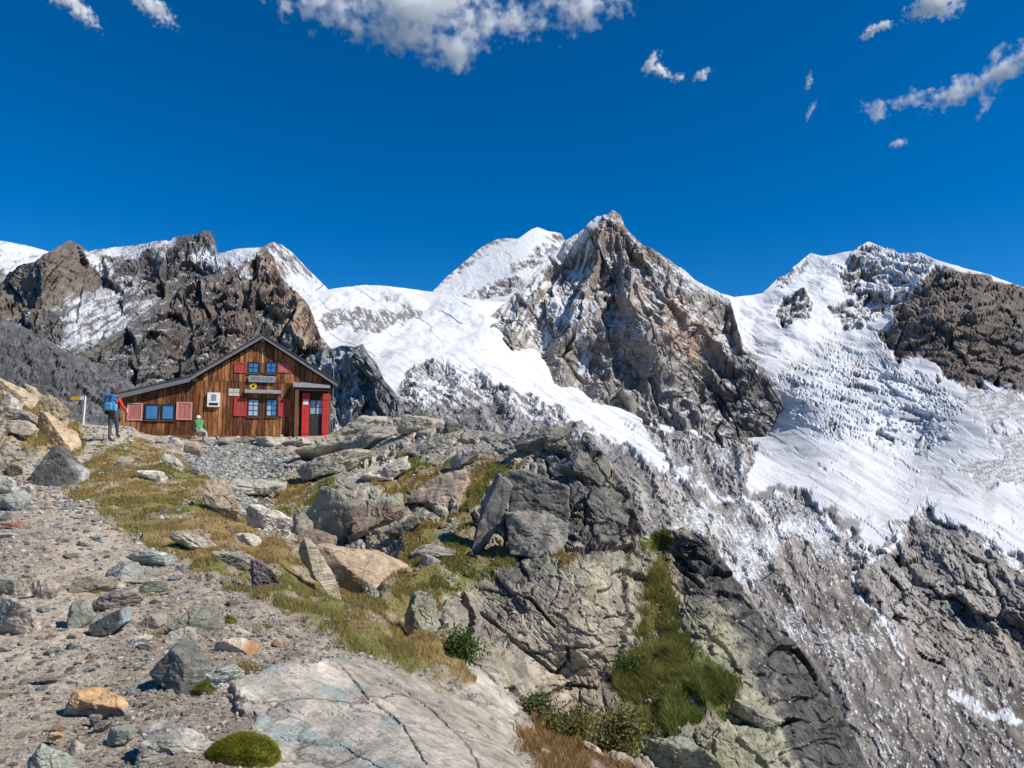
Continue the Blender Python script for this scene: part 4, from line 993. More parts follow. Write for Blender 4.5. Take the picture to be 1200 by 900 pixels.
rA, rB, rC, rD = U(196, 318, OH), U(505, 245, OH), U(805, 72, OH), U(1116, 272, OH)
xL, xR = U(214, 450)[0], U(1085, 400)[0]
DEEP = 8.2
def roof_z(x):
    return np.interp(x, [rA[0], rB[0], rC[0], rD[0]], [rA[1], rB[1], rC[1], rD[1]])
ZB = -.25
# core walls (dark, set back behind the planks)
core = [(xL + .05, ZB), (xR - .05, ZB)]
for x in (xR - .05, rC[0], rB[0], xL + .05):
    core.append((x, roof_z(x) - .30))
WALL = prism("wall", core, .06, DEEP, M_DARKWOOD, HUT)
x_split = U(528, 300)[0]
seam = U(620, 272)[1]
ww = random.Random(5)
def planks(xa, xb, z0, ztop, y):
    x = xa
    while x < xb - .05:
        w = min(ww.uniform(.17, .30), xb - x)
        if xb - x - w < .08:
            w = xb - x
        g = .013
        za, zc = ztop(x + g), ztop(x + w - g)
        dy = ww.uniform(0, .014)
        xs0, xs1, ya, yb = x + g, x + w - g, y - .030 - dy, y + .028
        mid = None
        zz = [(xs0, za), (xs1, zc)]
        ap = rC[0]
        prof = [(xs0, z0), (xs1, z0), (xs1, zc), (xs0, za)]
        if xs0 < ap < xs1 and ztop(ap) > max(za, zc) + .01:
            prof.insert(3, (ap, ztop(ap)))
        prism("plank", prof, ya, yb, M_PLANK, WALL)
        x += w
under = lambda x: roof_z(x) - .34
px0, px1 = U(955, 400)[0], xR
porch_z = U(1000, 305)[1]
planks(xL, x_split, .02, under, 0)
planks(x_split, px0, .02, lambda x: min(seam, under(x)), 0)
planks(x_split, px0, seam + .015, lambda x: max(under(x), seam + .05), -.012)
planks(px0, xR, porch_z - .1, under, -.006)
box("sill_beam", xL - .04, px0, -.10, .04, -.12, .02, M_TRIM, WALL)
# stone plinth stones are on the ground; a low step carries the door
# roof
def slope(name, a, b, t0, t1, y0, y1, mat, parent):
    return prism(name, [(a[0], a[1] - t0), (b[0], b[1] - t0), (b[0], b[1] - t1), (a[0], a[1] - t1)], y0, y1, mat, parent)
ROOF = slope("roof", rB, rC, 0, .09, OH - .03, DEEP + .4, M_ROOF, HUT)
slope("roof_slope", rC, rD, 0, .09, OH - .03, DEEP + .4, M_ROOF, ROOF)
slope("roof_slope", rA, (rB[0] + .05, rB[1]), .01, .10, OH - .025, DEEP + .4, M_ROOF, ROOF)
slope("bargeboard", rB, rC, .093, .29, OH, OH + .05, M_FASCIA, ROOF)
slope("bargeboard", rC, (rD[0] - .03, rD[1] - .015), .093, .29, OH + .002, OH + .052, M_FASCIA, ROOF)
slope("bargeboard", rA, rB, .103, .36, OH - .004, OH + .05, M_FASCIA, ROOF)
for (a, b) in ((rB, rC), (rC, rD), (rA, rB)):                                  # soffit boards under the overhang
    slope("soffit", a, b, .10, .14, OH + .055, .03, M_DARKWOOD, ROOF)
for k in range(2):                                                             # projecting purlin ends
    pass
x_, z_ = U(525, 267)
tube("purlin_end", [(x_, -.40, z_), (x_, .05, z_)], .13, M_DARKWOOD, HUT, 14)
x_, z_ = U(805, 105)
box("purlin_end", x_ - .1, x_ + .1, -.38, .03, z_ - .12, z_ + .1, M_DARKWOOD, HUT)
x_, z_ = U(1062, 262)
box("purlin_end", x_ - .1, x_ + .1, -.38, .03, z_ - .1, z_ + .1, M_DARKWOOD, HUT)
tube("lightning_rod", [(U(805, 70)[0], -.2, U(805, 75)[1]), (U(805, 70)[0], -.2, U(805, 45)[1])], .012, M_TIN, HUT, 6)

def window(u0, v0, u1, v1, nx, nz, glass, tilt=None):
    x0, x1, z0, z1 = UR(u0, v0, u1, v1, -.06)
    w = empty("window", (0, 0, 0)); w.parent = HUT
    fw = .065
    for a, b, c, d in ((x0, x1, z1 - fw, z1), (x0, x1, z0, z0 + fw), (x0, x0 + fw, z0 + fw, z1 - fw), (x1 - fw, x1, z0 + fw, z1 - fw)):
        box("frame", a, b, -.085, -.04, c, d, M_FRAME, w)
    px_, pz_ = (x1 - x0 - 2 * fw) / nx, (z1 - z0 - 2 * fw) / nz
    for i in range(nx):
        for j in range(nz):
            g = glass if not callable(glass) else glass(i, j)
            box("pane", x0 + fw + i * px_ + .014, x0 + fw + (i + 1) * px_ - .014, -.058, -.05, z0 + fw + j * pz_ + .014, z0 + fw + (j + 1) * pz_ - .014, g, w)
    for i in range(1, nx):
        box("glazing_bar", x0 + fw + i * px_ - .015, x0 + fw + i * px_ + .015, -.075, -.045, z0 + fw, z1 - fw, M_FRAME, w)
    for j in range(1, nz):
        box("glazing_bar", x0 + fw, x1 - fw, -.073, -.046, z0 + fw + j * pz_ - .015, z0 + fw + j * pz_ + .015, M_FRAME, w)
    box("sill", x0 - .03, x1 + .03, -.12, -.04, z0 - .05, z0 - .005, M_TRIM, w)
    return w
def shutter(u0, v0, u1, v1, board, frame):
    x0, x1, z0, z1 = UR(u0, v0, u1, v1, -.07)
    s = empty("shutter", (0, 0, 0)); s.parent = HUT
    nb = 4
    for i in range(nb):
        a = x0 + (x1 - x0) * i / nb; b = x0 + (x1 - x0) * (i + 1) / nb
        box("board", a + .006, b - .006, -.070, -.045, z0, z1, board, s)
    t = .075
    for a, b, c, d in ((x0, x1, z1 - t, z1), (x0, x1, z0, z0 + t), (x0, x0 + t, z0 + t, z1 - t), (x1 - t, x1, z0 + t, z1 - t)):
        box("frame", a - .004, b + .004, -.092, -.0702, c, d, frame, s)
    return s
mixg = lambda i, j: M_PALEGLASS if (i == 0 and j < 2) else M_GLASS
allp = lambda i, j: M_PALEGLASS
tag(shutter(243, 360, 307, 433, M_FADED, M_PINKF), "faded pink shutter beside the wing's blue windows")
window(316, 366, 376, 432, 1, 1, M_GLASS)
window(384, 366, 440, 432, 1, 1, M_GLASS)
shutter(447, 357, 512, 431, M_FADED, M_PINKF)
shutter(685, 340, 738, 415, M_OLDRED, M_RED)
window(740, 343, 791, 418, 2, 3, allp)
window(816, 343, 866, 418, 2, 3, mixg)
shutter(869, 343, 920, 417, M_OLDRED, M_OLDRED)
shutter(686, 193, 739, 236, M_OLDRED, M_OLDRED)
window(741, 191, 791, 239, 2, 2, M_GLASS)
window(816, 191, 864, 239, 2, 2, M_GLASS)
shutter(866, 193, 919, 237, M_FADED, M_OLDRED)
# slate ledge over the middle windows, panel, plaques
x0, x1, z0, z1 = UR(729, 309, 880, 322, -.2)
solid("window_ledge", [(x0, -.38, z0), (x1, -.38, z0), (x1, -.03, z0 + .06), (x0, -.03, z0 + .06), (x0, -.38, z0 + .05), (x1, -.38, z0 + .05), (x1, -.03, z1 + .06), (x0, -.03, z1 + .06)], BOXF, M_TIN, HUT)
x0, x1, z0, z1 = UR(748, 249, 852, 273, -.1)
pn = box("solar_panel", x0, x1, -.16, -.12, z0, z1, M_PANEL, HUT)
for k in range(9):
    xx = x0 + (x1 - x0) * (k + .5) / 9
    box("cell_strip", xx - .12, xx + .12, -.168, -.162, z0 + .05, z1 - .05, M_TIN, pn)
box("panel_frame", x0 - .03, x1 + .03, -.158, -.05, z0 - .03, z0, M_TIN, pn)
x_, z_ = U(765, 292)
pq = tube("round_plaque", [(x_, -.035, z_), (x_, -.07, z_)], .19, M_YELLOW, HUT, 24)
tube("plaque_centre", [(x_, -.071, z_), (x_, -.078, z_)], .07, M_BLACK, pq, 16)
x0, x1, z0, z1 = UR(663, 302, 707, 332)
mb = box("notice_board", x0, x1, -.07, -.035, z0, z1, M_CREAM, HUT)
box("notice_divider", (x0 + x1) / 2 - .012, (x0 + x1) / 2 + .012, -.076, -.0702, z0, z1, M_TIN, mb)
box("notice_divider", x0, x1, -.0765, -.0702, (z0 + z1) / 2 - .012, (z0 + z1) / 2 + .012, M_TIN, mb)
x0, x1, z0, z1 = UR(575, 318, 628, 377, -.15)
vb = box("metal_box", x0, x1, -.22, -.03, z0, z1, M_WHITE, HUT)
w_ = x1 - x0; h_ = z1 - z0
box("grille", x0 + .3 * w_, x1 - .3 * w_, -.228, -.2202, z0 + .42 * h_, z1 - .12 * h_, M_TIN, vb)
box("grille", x0 + .15 * w_, x1 - .15 * w_, -.228, -.2202, z0 + .1 * h_, z0 + .28 * h_, M_BLACK, vb)
tube("drain_pole", [(U(803, 130)[0], -.06, U(803, 130)[1]), (U(803, 195)[0], -.06, U(803, 195)[1])], .02, M_CREAM, HUT, 8)
x0, x1, z0, z1 = UR(794, 195, 812, 238)
box("pole_box", x0, x1, -.1, -.035, z0, z1, M_TRIM, HUT)
# porch and door
x0, x1, z0, z1 = UR(930, 279, 1083, 298, -.5)
PORCH = empty("porch", (0, 0, 0)); PORCH.parent = HUT
solid("canopy", [(x0, -.62, z0), (x1, -.62, z0), (x1, -.03, z0 + .28), (x0, -.03, z0 + .28), (x0, -.62, z0 + .05), (x1, -.62, z0 + .05), (x1, -.03, z0 + .34), (x0, -.03, z0 + .34)], BOXF, M_TIN, PORCH)
zc = z0
box("beam", x0 + .1, x1 - .05, -.55, -.42, z0 - .17, z0 - .005, M_DARKWOOD, PORCH)
a0, a1, _, _ = UR(936, 300, 951, 495, -.5)
box("post", a0, a1, -.56, -.42, -.15, zc - .17, M_TRIM, PORCH)
box("side_board", a0 + .02, a1 - .02, -.42, -.03, -.05, zc - .05, M_PLANK, PORCH)
b0, b1, _, _ = UR(1073, 300, 1086, 490, -.1)
box("post", b0, b1, -.14, -.02, -.1, zc - .05, M_TRIM, PORCH)
box("step", px0 - .1, xR + .3, -.75, .05, -.22, -.02, M_STONE, PORCH)
DOOR = empty("door", (0, 0, 0)); DOOR.parent = HUT
x0, x1, z0, z1 = UR(998, 345, 1050, 489)
z0 = 0.0
dx, dw, dh = x0, x1 - x0, z1 - z0
box("leaf", x0, x1, .0, .045, z0, z0 + .60 * dh, M_DOOR, DOOR)
box("leaf_rail", x0, x1, .001, .044, z1 - .06, z1, M_DOOR, DOOR)
for i in range(3):
    xx = x0 + dw * i / 2
    box("stile", xx - .03, xx + .03, -.004, .046, z0 + .60 * dh, z1 - .06, M_DOOR, DOOR)
for i in range(2):
    for j in range(2):
        za = z0 + .60 * dh + (.40 * dh - .06) * j / 2; zb_ = z0 + .60 * dh + (.40 * dh - .06) * (j + 1) / 2
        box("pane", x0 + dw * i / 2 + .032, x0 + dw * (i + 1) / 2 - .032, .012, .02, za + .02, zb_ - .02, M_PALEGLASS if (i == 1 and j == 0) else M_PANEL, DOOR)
        box("glazing_bar", x0 + dw * i / 2 + .03, x0 + dw * (i + 1) / 2 - .03, .0, .04, za - .02, za + .02, M_DOOR, DOOR)
tube("handle", [(x0 + .1, -.03, z0 + .5 * dh), (x0 + .22, -.03, z0 + .5 * dh)], .014, M_TIN, DOOR, 6)
def door_shutter(u0, u1, v0, v1, sign):
    x0, x1, z0, z1 = UR(u0, v0, u1, v1, -.15)
    s = empty("door_shutter", (0, 0, 0)); s.parent = HUT
    nb = 3
    for i in range(nb):
        a = x0 + (x1 - x0) * i / nb; b = x0 + (x1 - x0) * (i + 1) / nb
        box("board", a + .005, b - .005, -.16, -.125, .03, z1, M_RED, s)
    for zz in (.25, z1 - .3):
        box("batten", x0 + .01, x1 - .01, -.185, -.1602, zz - .06, zz + .06, M_RED, s)
    if sign:
        a, b, c, d = UR(972, 347, 993, 367, -.2)
        box("paper_notice", a, b, -.166, -.1602, c, d, M_WHITE, s)
    return s
tag(door_shutter(966, 997, 320, 488, True), "red door shutter with a white notice")
tag(door_shutter(1050, 1075, 322, 488, False), "plain red door shutter on the hut's corner side")
# slim mast at the corner
mx, _ = U(1089, 300)
m_ = tube("antenna_mast", [(mx + .12, .3, -.2), (mx + .12, .3, U(1089, 150)[1])], .02, M_TIN, HUT, 8)
print("HUT width", xR - xL, "door", dh, "apex", rC[1])
# ------------------------------------------------------------------ boulders and stones
def rock_material(name, scale, strat=0.0, lichen=0.0, var=.35, bump=.02, two=None):
    m, n, l, bs = new_mat(name)
    oi = n.new("ShaderNodeObjectInfo"); tc = n.new("ShaderNodeTexCoord")
    off = N(n, "ShaderNodeVectorMath", operation='ADD')
    cx = n.new("ShaderNodeCombineXYZ")
    rr = N(n, "ShaderNodeMath", operation='MULTIPLY'); rr.inputs[1].default_value = 50
    l.new(oi.outputs["Random"], rr.inputs[0]); l.new(rr.outputs[0], cx.inputs[0]); l.new(rr.outputs[0], cx.inputs[2])
    l.new(tc.outputs["Object"], off.inputs[0]); l.new(cx.outputs[0], off.inputs[1])
    mp = n.new("ShaderNodeMapping"); mp.inputs["Rotation"].default_value = (.5, .35, 0); mp.inputs["Scale"].default_value = (1.2, 1.2, 11)
    l.new(off.outputs[0], mp.inputs[0])
    n2 = N(n, "ShaderNodeTexNoise", Scale=scale * .6, Detail=6.0, Roughness=.65); l.new(mp.outputs[0], n2.inputs["Vector"])
    mr = N(n, "ShaderNodeMapRange"); l.new(n2.outputs["Fac"], mr.inputs["Value"])
    for k, v in zip(("From Min", "From Max", "To Min", "To Max"), (.32, .68, 1 - .75 * strat, 1 + .75 * strat)):
        mr.inputs[k].default_value = v
    mul = N(n, "ShaderNodeVectorMath", operation='SCALE'); l.new(oi.outputs["Color"], mul.inputs[0]); l.new(mr.outputs[0], mul.inputs["Scale"])
    if two:                                           # a second colour on one side of the rock
        c2, dvec, lo, hi = two
        sx = n.new("ShaderNodeVectorMath"); sx.operation = 'DOT_PRODUCT'; l.new(tc.outputs["Generated"], sx.inputs[0]); sx.inputs[1].default_value = dvec
        nj = N(n, "ShaderNodeTexNoise", Scale=scale * .5, Detail=5.0, Roughness=.65); l.new(off.outputs[0], nj.inputs["Vector"])
        ja = N(n, "ShaderNodeMath", operation='MULTIPLY_ADD'); l.new(nj.outputs["Fac"], ja.inputs[0]); ja.inputs[1].default_value = .5; l.new(sx.outputs["Value"], ja.inputs[2])
        jr = N(n, "ShaderNodeMapRange"); l.new(ja.outputs[0], jr.inputs["Value"]); jr.inputs["From Min"].default_value, jr.inputs["From Max"].default_value = lo + .25, hi + .25
        m2_ = N(n, "ShaderNodeMix", data_type='RGBA'); l.new(jr.outputs[0], m2_.inputs[0]); l.new(mul.outputs[0], m2_.inputs[6]); m2_.inputs[7].default_value = (*c2, 1)
        mul = m2_
        mul_out = m2_.outputs[2]
    else:
        mul_out = mul.outputs[0]
    n3 = N(n, "ShaderNodeTexNoise", Scale=scale * .8, Detail=7.0, Roughness=.75); l.new(off.outputs[0], n3.inputs["Vector"])
    r3 = N(n, "ShaderNodeMapRange"); r3.inputs["From Min"].default_value, r3.inputs["From Max"].default_value = .50, .62; r3.inputs["To Max"].default_value = lichen
    l.new(n3.outputs["Fac"], r3.inputs["Value"])
    mx = N(n, "ShaderNodeMix", data_type='RGBA'); l.new(r3.outputs[0], mx.inputs[0]); l.new(mul_out, mx.inputs[6]); mx.inputs[7].default_value = (.33, .335, .20, 1)
    c, h = rock_detail(n, l, off.outputs[0], mx.outputs[2], scale / 4.0, crack=.5, dark=.5 if strat < .5 else .25, pale=.3, var=var)
    l.new(c, bs.inputs["Base Color"])
    bs.inputs["Roughness"].default_value = .9; bs.inputs["Specular IOR Level"].default_value = .2
    ah = N(n, "ShaderNodeMath", operation='MULTIPLY_ADD'); l.new(n2.outputs["Fac"], ah.inputs[0]); ah.inputs[1].default_value = strat; l.new(h, ah.inputs[2])
    b = N(n, "ShaderNodeBump", Strength=.9, Distance=bump); l.new(ah.outputs[0], b.inputs["Height"]); l.new(b.outputs[0], bs.inputs["Normal"])
    return m
M_ROCK = rock_material("boulder_stone", 7.0, .3, .15, var=.4, bump=.035)
M_STRAT = rock_material("striated_stone", 6.0, .8, .05, var=.4, bump=.035)
M_LICHEN = rock_material("lichen_stone", 4.5, .25, .6, var=.45, bump=.06)
M_MOTTLE = rock_material("mottled_stone", 5.0, .15, .12, var=.6, bump=.06)
RMAT = {"r": M_ROCK, "s": M_STRAT, "l": M_LICHEN, "m": M_MOTTLE}
RMAT["orange"] = rock_material("rust_topped_stone", 7.0, .25, .1, .4, .035, ((.27, .25, .22), (0, 0, -1), -.52, -.40))
RMAT["charcoal"] = rock_material("charcoal_stone_lit_top", 6.0, .5, .05, .35, .03, ((.40, .39, .37), (.75, -.1, .6), 1.02, 1.12))  # sunlit upper right side put into the colour as a paler tone
RMAT["cream"] = rock_material("cream_stone_rusty_end", 7.0, .2, .05, .3, .03, ((.36, .19, .10), (1, 0, 0), .62, .78))
RMAT["streak"] = rock_material("dark_stone_white_streaks", 5.0, .4, .05, .6, .05, ((.38, .37, .35), (1, 0, .25), .92, 1.05))
RMAT["fronted"] = rock_material("brown_fronted_lichen_stone", 4.5, .3, .2, .4, .06, ((.32, .315, .23), (0, .35, 1), .82, .95))
RMAT["vein"] = rock_material("veined_dark_stone", 6.0, .15, .0, .3, .025, ((.30, .36, .36), (1, 0, 0), .82, .92))

_ICO = {}
def ico(sub):
    if sub not in _ICO:
        bm = bmesh.new()
        bmesh.ops.create_icosphere(bm, subdivisions=sub, radius=1)
        bm.verts.ensure_lookup_table()
        v = np.array([p.co for p in bm.verts]); f = np.array([[q.index for q in p.verts] for p in bm.faces])
        bm.free()
        _ICO[sub] = (v / np.linalg.norm(v, axis=1, keepdims=True), f)
    return _ICO[sub]
def rock_verts(seed, sub=4, flat=.7, tilt=0.0, depth=.8, planes=11, extra=(), rough=1.0, sharp=26):
    """a faceted stone: soft intersection of random half spaces, then grain"""
    rg = np.random.default_rng(seed)
    d, f = ico(sub)
    n = rg.normal(size=(planes, 3)); n /= np.linalg.norm(n, axis=1, keepdims=True)
    n = np.concatenate([n, np.array([(0, 0, -1), (1, 0, 0), (-1, 0, 0), (0, 1, 0), (0, -1, 0), (0, 0, 1)]), np.array(extra, float).reshape(-1, 4)[:, :3] if len(extra) else np.zeros((0, 3))])
    n /= np.linalg.norm(n, axis=1, keepdims=True)
    dist = np.concatenate([rg.uniform(.5, .95, planes), rg.uniform(.85, 1.1, 6), [e[3] for e in extra]])
    dots = np.clip(d @ n.T, 0, None) / dist
    r = (dots ** sharp).sum(1) ** (-1 / sharp)
    v = d * r[:, None]
    v = v * np.array([1, depth, flat])
    s = seed * 3.17 % 97
    nrm = d
    g = rough * (.06 * fbm(v * 1.7 + s, 3) + .03 * ridged(v * 3.5 + s, 4) + .012 * fbm(v * 14 + s, 3))
    f1, e, rnd, off = voronoi((v * np.array([2.6, 2.6, 3.6]) + s).astype(np.float32))
    g = g + rough * (.05 * rnd[:, 0] - .035 * sstep(.12, 0, e))
    v = v + nrm * g[:, None]
    c, sn_ = math.cos(math.radians(tilt)), math.sin(math.radians(tilt))
    v = np.stack([v[:, 0] * c + v[:, 2] * sn_, v[:, 1], -v[:, 0] * sn_ + v[:, 2] * c], 1)
    lo, hi = v.min(0), v.max(0)
    v = (v - (lo + hi) / 2) / (hi - lo)
    return v, f
HEROES = []
def hero(label, x0, x1, y0, y1, color, mat="r", seed=0, flat=.7, tilt=0, depth=.8, sink=.26, extra=(), rough=1.0, cat="rock", name="rock", Dadj=0.0, planes=9, sharp=60):
    """a stone standing where the ground is seen at its foot; its size follows from that distance"""
    w_px, h_px = x1 - x0, y1 - y0
    pc = (x0 + x1) / 2
    g = ground(pc, y1 - .10 * h_px)
    D = g[1] + Dadj
    g = at(pc, y1 - .10 * h_px, D)
    w, h = w_px / F_PX * D * 1.02, h_px / F_PX * D
    dpt = depth * max(w, h) * .8
    # part of the height seen is the receding top
    h = max(.35 * h, h - dpt * max(0.0, -g[2] / D) * .75)
    sub = 5 if max(w_px, h_px) > 38 else (4 if max(w_px, h_px) > 24 else 3)
    v, f = rock_verts(seed or (int(x0 * 7 + y1 * 13) % 9973 + 1), sub, flat, tilt, depth, planes, extra, rough, sharp)
    v = v * np.array([w, dpt, h * (1 + sink)])
    me = mesh_from(name, v, f, smooth=False)
    o = link(name, me, RMAT[mat])
    o.location = (g[0], g[1] + dpt * .35, g[2] + h * (1 + sink) / 2 - sink * h - .02 * h)
    lum = sum(color) / 3
    k_ = 1.28 if mat == "m" else 1.1
    o.color = tuple(k_ * w_ * (.78 * c_ + .22 * lum) for c_, w_ in zip(color, (1.06, 1.0, .91))) + (1,)
    tag(o, label, cat, "loose rocks on the hillside")
    HEROES.append((x0, x1, y0, y1, label, o))
    return o
# colour words to base colours
c_grey, c_dark, c_pale, c_tan, c_brown = (.22, .215, .205), (.085, .085, .088), (.40, .385, .36), (.42, .31, .19), (.22, .165, .125)
c_teal, c_green, c_orange, c_cream, c_purple, c_slate = (.27, .31, .30), (.27, .30, .245), (.46, .27, .10), (.50, .42, .31), (.15, .115, .125), (.13, .135, .14)
TOP = lambda a, d=.55: (math.sin(math.radians(a)), 0, math.cos(math.radians(a)), d)
# upper left
hero("dark pointed boulder beside the path with a white-streaked right face", 30, 89, 525, 569, c_dark, "streak", 11, 1.0, 0, .7, extra=[(-.85, 0, .52, .28), (.60, 0, .80, .34), (.95, -.25, .1, .80), (.2, -.9, .4, .55)], Dadj=-.3, planes=0, sharp=60, rough=.7)
hero("large sandy tan boulder above the path, sloping to the right", 31, 88, 484, 524, c_tan, "r", 12, .6, 22, .7, extra=[(.6, -.2, .75, .42)], rough=.6)
hero("grey-tan stone tucked below the tan boulder", 6, 37, 493, 510, (.32, .28, .23), "r", 13, .6)
hero("flat layered grey slab left of the tan boulder", -3, 34, 479, 495, c_grey, "s", 14, .45)
hero("whitish boulder cut by the left edge of the picture", -8, 21, 463, 483, c_pale, "r", 15, .7)
hero("long pale tan slab running down the top of the slope", -10, 38, 444, 474, (.40, .32, .22), "r", 16, .32, 32, .6, rough=.6)
hero("yellowish lichen boulder on the crest above the path", 16, 44, 450, 473, (.34, .30, .19), "l", 17, .7, 20)
hero("arched dark-fronted rock on the crest, tan along its edge", 40, 75, 462, 492, (.25, .20, .135), "l", 18, .55, 38, .6)
hero("rounded grey stone half buried in the bank's top", 136, 153, 536, 551, (.29, .265, .22), "r", 19, .85, rough=.6)
hero("white stone lying in the bank grass", 158, 190, 552, 567, (.50, .47, .42), "m", 20, .5)
hero("small dark brown rock at the left edge of the path", -4, 21, 545, 559, (.12, .10, .085), "r", 21, .6)
hero("pale greenish-white block cut by the left edge", -12, 16, 560, 580, (.40, .42, .38), "r", 22, .75)
hero("small upright pale stone beside the greenish-white block", 26, 38, 570, 588, (.42, .39, .35), "r", 23, 1.0)
hero("blue-grey boulder at the left edge of the path", -6, 27, 577, 601, (.225, .25, .255), "r", 24, .7)
hero("dark low stone under the blue-grey boulder", -5, 10, 601, 611, c_slate, "r", 25, .6)
hero("rust-red flat stone at the left edge", -6, 26, 612, 621, (.30, .14, .09), "r", 26, .35)
hero("flat whitish stone at the left edge of the path", -6, 18, 624, 631, (.44, .42, .39), "r", 27, .4)
hero("brownish stone lying alone in the middle of the path", 62, 82, 628, 638, (.22, .185, .15), "r", 28, .5)
hero("dark little stone next to the lone brownish one", 90, 103, 634, 641, c_slate, "r", 29, .5)
hero("flat teal stone at the grass edge of the path", 105, 121, 627, 636, c_teal, "r", 30, .4)
hero("flat teal-blue slab where the bank meets the path", 146, 196, 643, 664, c_teal, "s", 31, .4, 0, .8)
hero("grey boulder with shaded left face next to the teal slab", 109, 163, 659, 688, (.26, .265, .265), "r", 32, .7, 0, .8, extra=[(-.75, -.35, .45, .5)])
hero("brown blocky stone with a mossy foot on the path", 82, 125, 675, 699, (.24, .195, .155), "r", 33, .7)
hero("pale tan stone between the brown block and the grey boulder", 123, 144, 681, 693, (.40, .35, .28), "r", 34, .6)
hero("large brownish-grey rock resting on a dark blue one", 100, 159, 688, 721, (.235, .205, .185), "s", 35, .65, -14, .7)
hero("dark blue-green stone crossed by a white vein", 98, 146, 713, 747, (.085, .10, .108), "vein", 36, .55, -22, .6, rough=.5)
hero("grey-green upright stone left of the veined dark stone", 69, 102, 706, 742, (.20, .215, .19), "r", 37, .95)
hero("big grey-tan boulder at the left edge", -22, 37, 700, 750, (.33, .30, .26), "r", 38, .75)
hero("pinkish sloping stone above the big left-edge boulder", 28, 64, 680, 708, (.38, .30, .25), "r", 39, .55, 28, .6)
hero("grey-green stone cut by the left edge", -12, 14, 674, 697, (.25, .27, .235), "r", 40, .8)
hero("dark greenish stone on the gravel below the teal slab", 160, 189, 682, 700, (.10, .12, .105), "r", 41, .7)
hero("low flat grey rock sunk under the bank's edge", 203, 242, 689, 706, (.24, .23, .21), "s", 42, .4)
hero("wide sunken greenish rock with a dark top edge", 190, 258, 712, 755, (.235, .24, .195), "l", 43, .55, 8, .8)
hero("pale tan block leaning on the sunken greenish rock", 192, 229, 735, 758, (.40, .36, .30), "r", 44, .6, 12)
hero("light brown stone left of the sunken greenish rock", 158, 189, 721, 740, (.33, .28, .235), "r", 45, .6)
hero("flat whitish stone on the gravel", 145, 172, 744, 758, (.44, .42, .38), "r", 46, .35)
hero("dark flat stone under the whitish one", 154, 178, 753, 766, (.13, .135, .12), "r", 47, .45)
hero("large charcoal boulder with a pale striped top, mid path", 164, 240, 754, 822, (.12, .122, .118), "charcoal", 48, .9, 0, .75, extra=[(-.45, -.85, .15, .45), (.5, -.25, .85, .5), (-.8, -.1, .65, .62), (.75, -.6, -.1, .62), (-.6, -.3, -.8, .62)], rough=.6, planes=4, sharp=40)
hero("pale green-white slab leaning against the charcoal boulder", 219, 280, 777, 815, (.42, .45, .42), "s", 49, .4, -24, .6)
hero("long stone with a rusty orange top and grey foot", 68, 145, 806, 843, (.50, .30, .125), "orange", 50, .5, -6, .6, rough=.8)
hero("small teal-green stone above the bottom edge", 120, 150, 852, 877, (.25, .30, .27), "r", 51, .7)
hero("pale green rock cut by the bottom edge", 22, 80, 872, 925, (.31, .345, .305), "s", 52, .75, 20, .8)
hero("wide pale grey striated boulder beside the moss cushion", 160, 256, 848, 898, (.33, .325, .305), "s", 53, .55, 6, .7)
hero("cream stone with a rusty right end", 249, 297, 747, 772, c_cream, "cream", 54, .45, 8, .7, rough=.6)
hero("thin pale flake above the cream stone", 268, 290, 736, 747, (.40, .37, .33), "r", 55, .35)
hero("reddish flat stone alone on the lower path", 40, 64, 792, 802, (.22, .15, .125), "r", 56, .4)
hero("small orange flat stone near the bottom edge", 52, 70, 858, 869, (.42, .25, .12), "r", 57, .4)
hero("small brown stone under the rusty orange-topped one", 100, 116, 838, 850, (.20, .17, .14), "r", 58, .6)
hero("small taupe stone above the teal-green one", 109, 127, 845, 858, (.23, .20, .18), "r", 59, .6)
hero("tan stone between the bottom pale green rock and the teal-green stone", 73, 97, 868, 886, (.36, .315, .26), "r", 60, .55)
# bank
hero("tan wedge-shaped rock leaning out of the bank", 236, 277, 563, 607, (.36, .28, .20), "r", 61, .5, 52, .6)
hero("whitish block above the brown boulders", 286, 339, 592, 628, (.42, .40, .38), "m", 62, .6, 18, .7)
hero("whitish flat rock in the lower bank grass", 272, 306, 625, 643, (.46, .44, .40), "r", 63, .45)
hero("long lichen-grey rock breaking through the bank grass", 247, 303, 645, 669, (.27, .265, .235), "l", 64, .45, 8)
hero("purple-black mottled rock at the end of the bank's rib", 288, 330, 658, 694, c_purple, "m", 65, .6, 38, .7)
hero("low pale rib of rock along the bank", 196, 258, 622, 650, (.34, .30, .25), "s", 66, .3, 26, .5)
hero("flat grey slab at the foot of the gravel bowl", 253, 324, 561, 583, (.31, .30, .27), "r", 67, .35, 0, .9)
hero("small dark green stone in the gravel bowl", 219, 234, 547, 558, (.12, .15, .13), "r", 68, .7)
hero("pale slab beside the top of the bank", 188, 212, 533, 553, (.37, .345, .30), "r", 69, .4, 32)
hero("brown cube-like rock with a flat top beside the tan boulder", 346, 391, 622, 650, (.20, .145, .11), "r", 70, .75, -6, .8, planes=3, rough=.6, sharp=40)
hero("huge smooth tan boulder below the outcrop", 365, 470, 637, 704, (.35, .26, .18), "r", 71, .62, 10, .75, rough=.5, Dadj=.3)
hero("narrow slab standing on edge against the tan boulder", 346, 398, 634, 696, (.34, .285, .215), "s", 72, .24, 48, .5, rough=.5, Dadj=-.35)
hero("brown-fronted overhanging boulder under a lichen slab", 411, 471, 580, 626, (.22, .165, .13), "fronted", 73, .6, -12, .8)
hero("large lichen-covered boulder at the outcrop's left end", 355, 414, 573, 640, (.27, .265, .22), "l", 74, .95, 0, .8)
hero("dark grey slab lying right of the overhanging boulder", 449, 492, 604, 631, (.17, .165, .16), "r", 75, .4, -24)
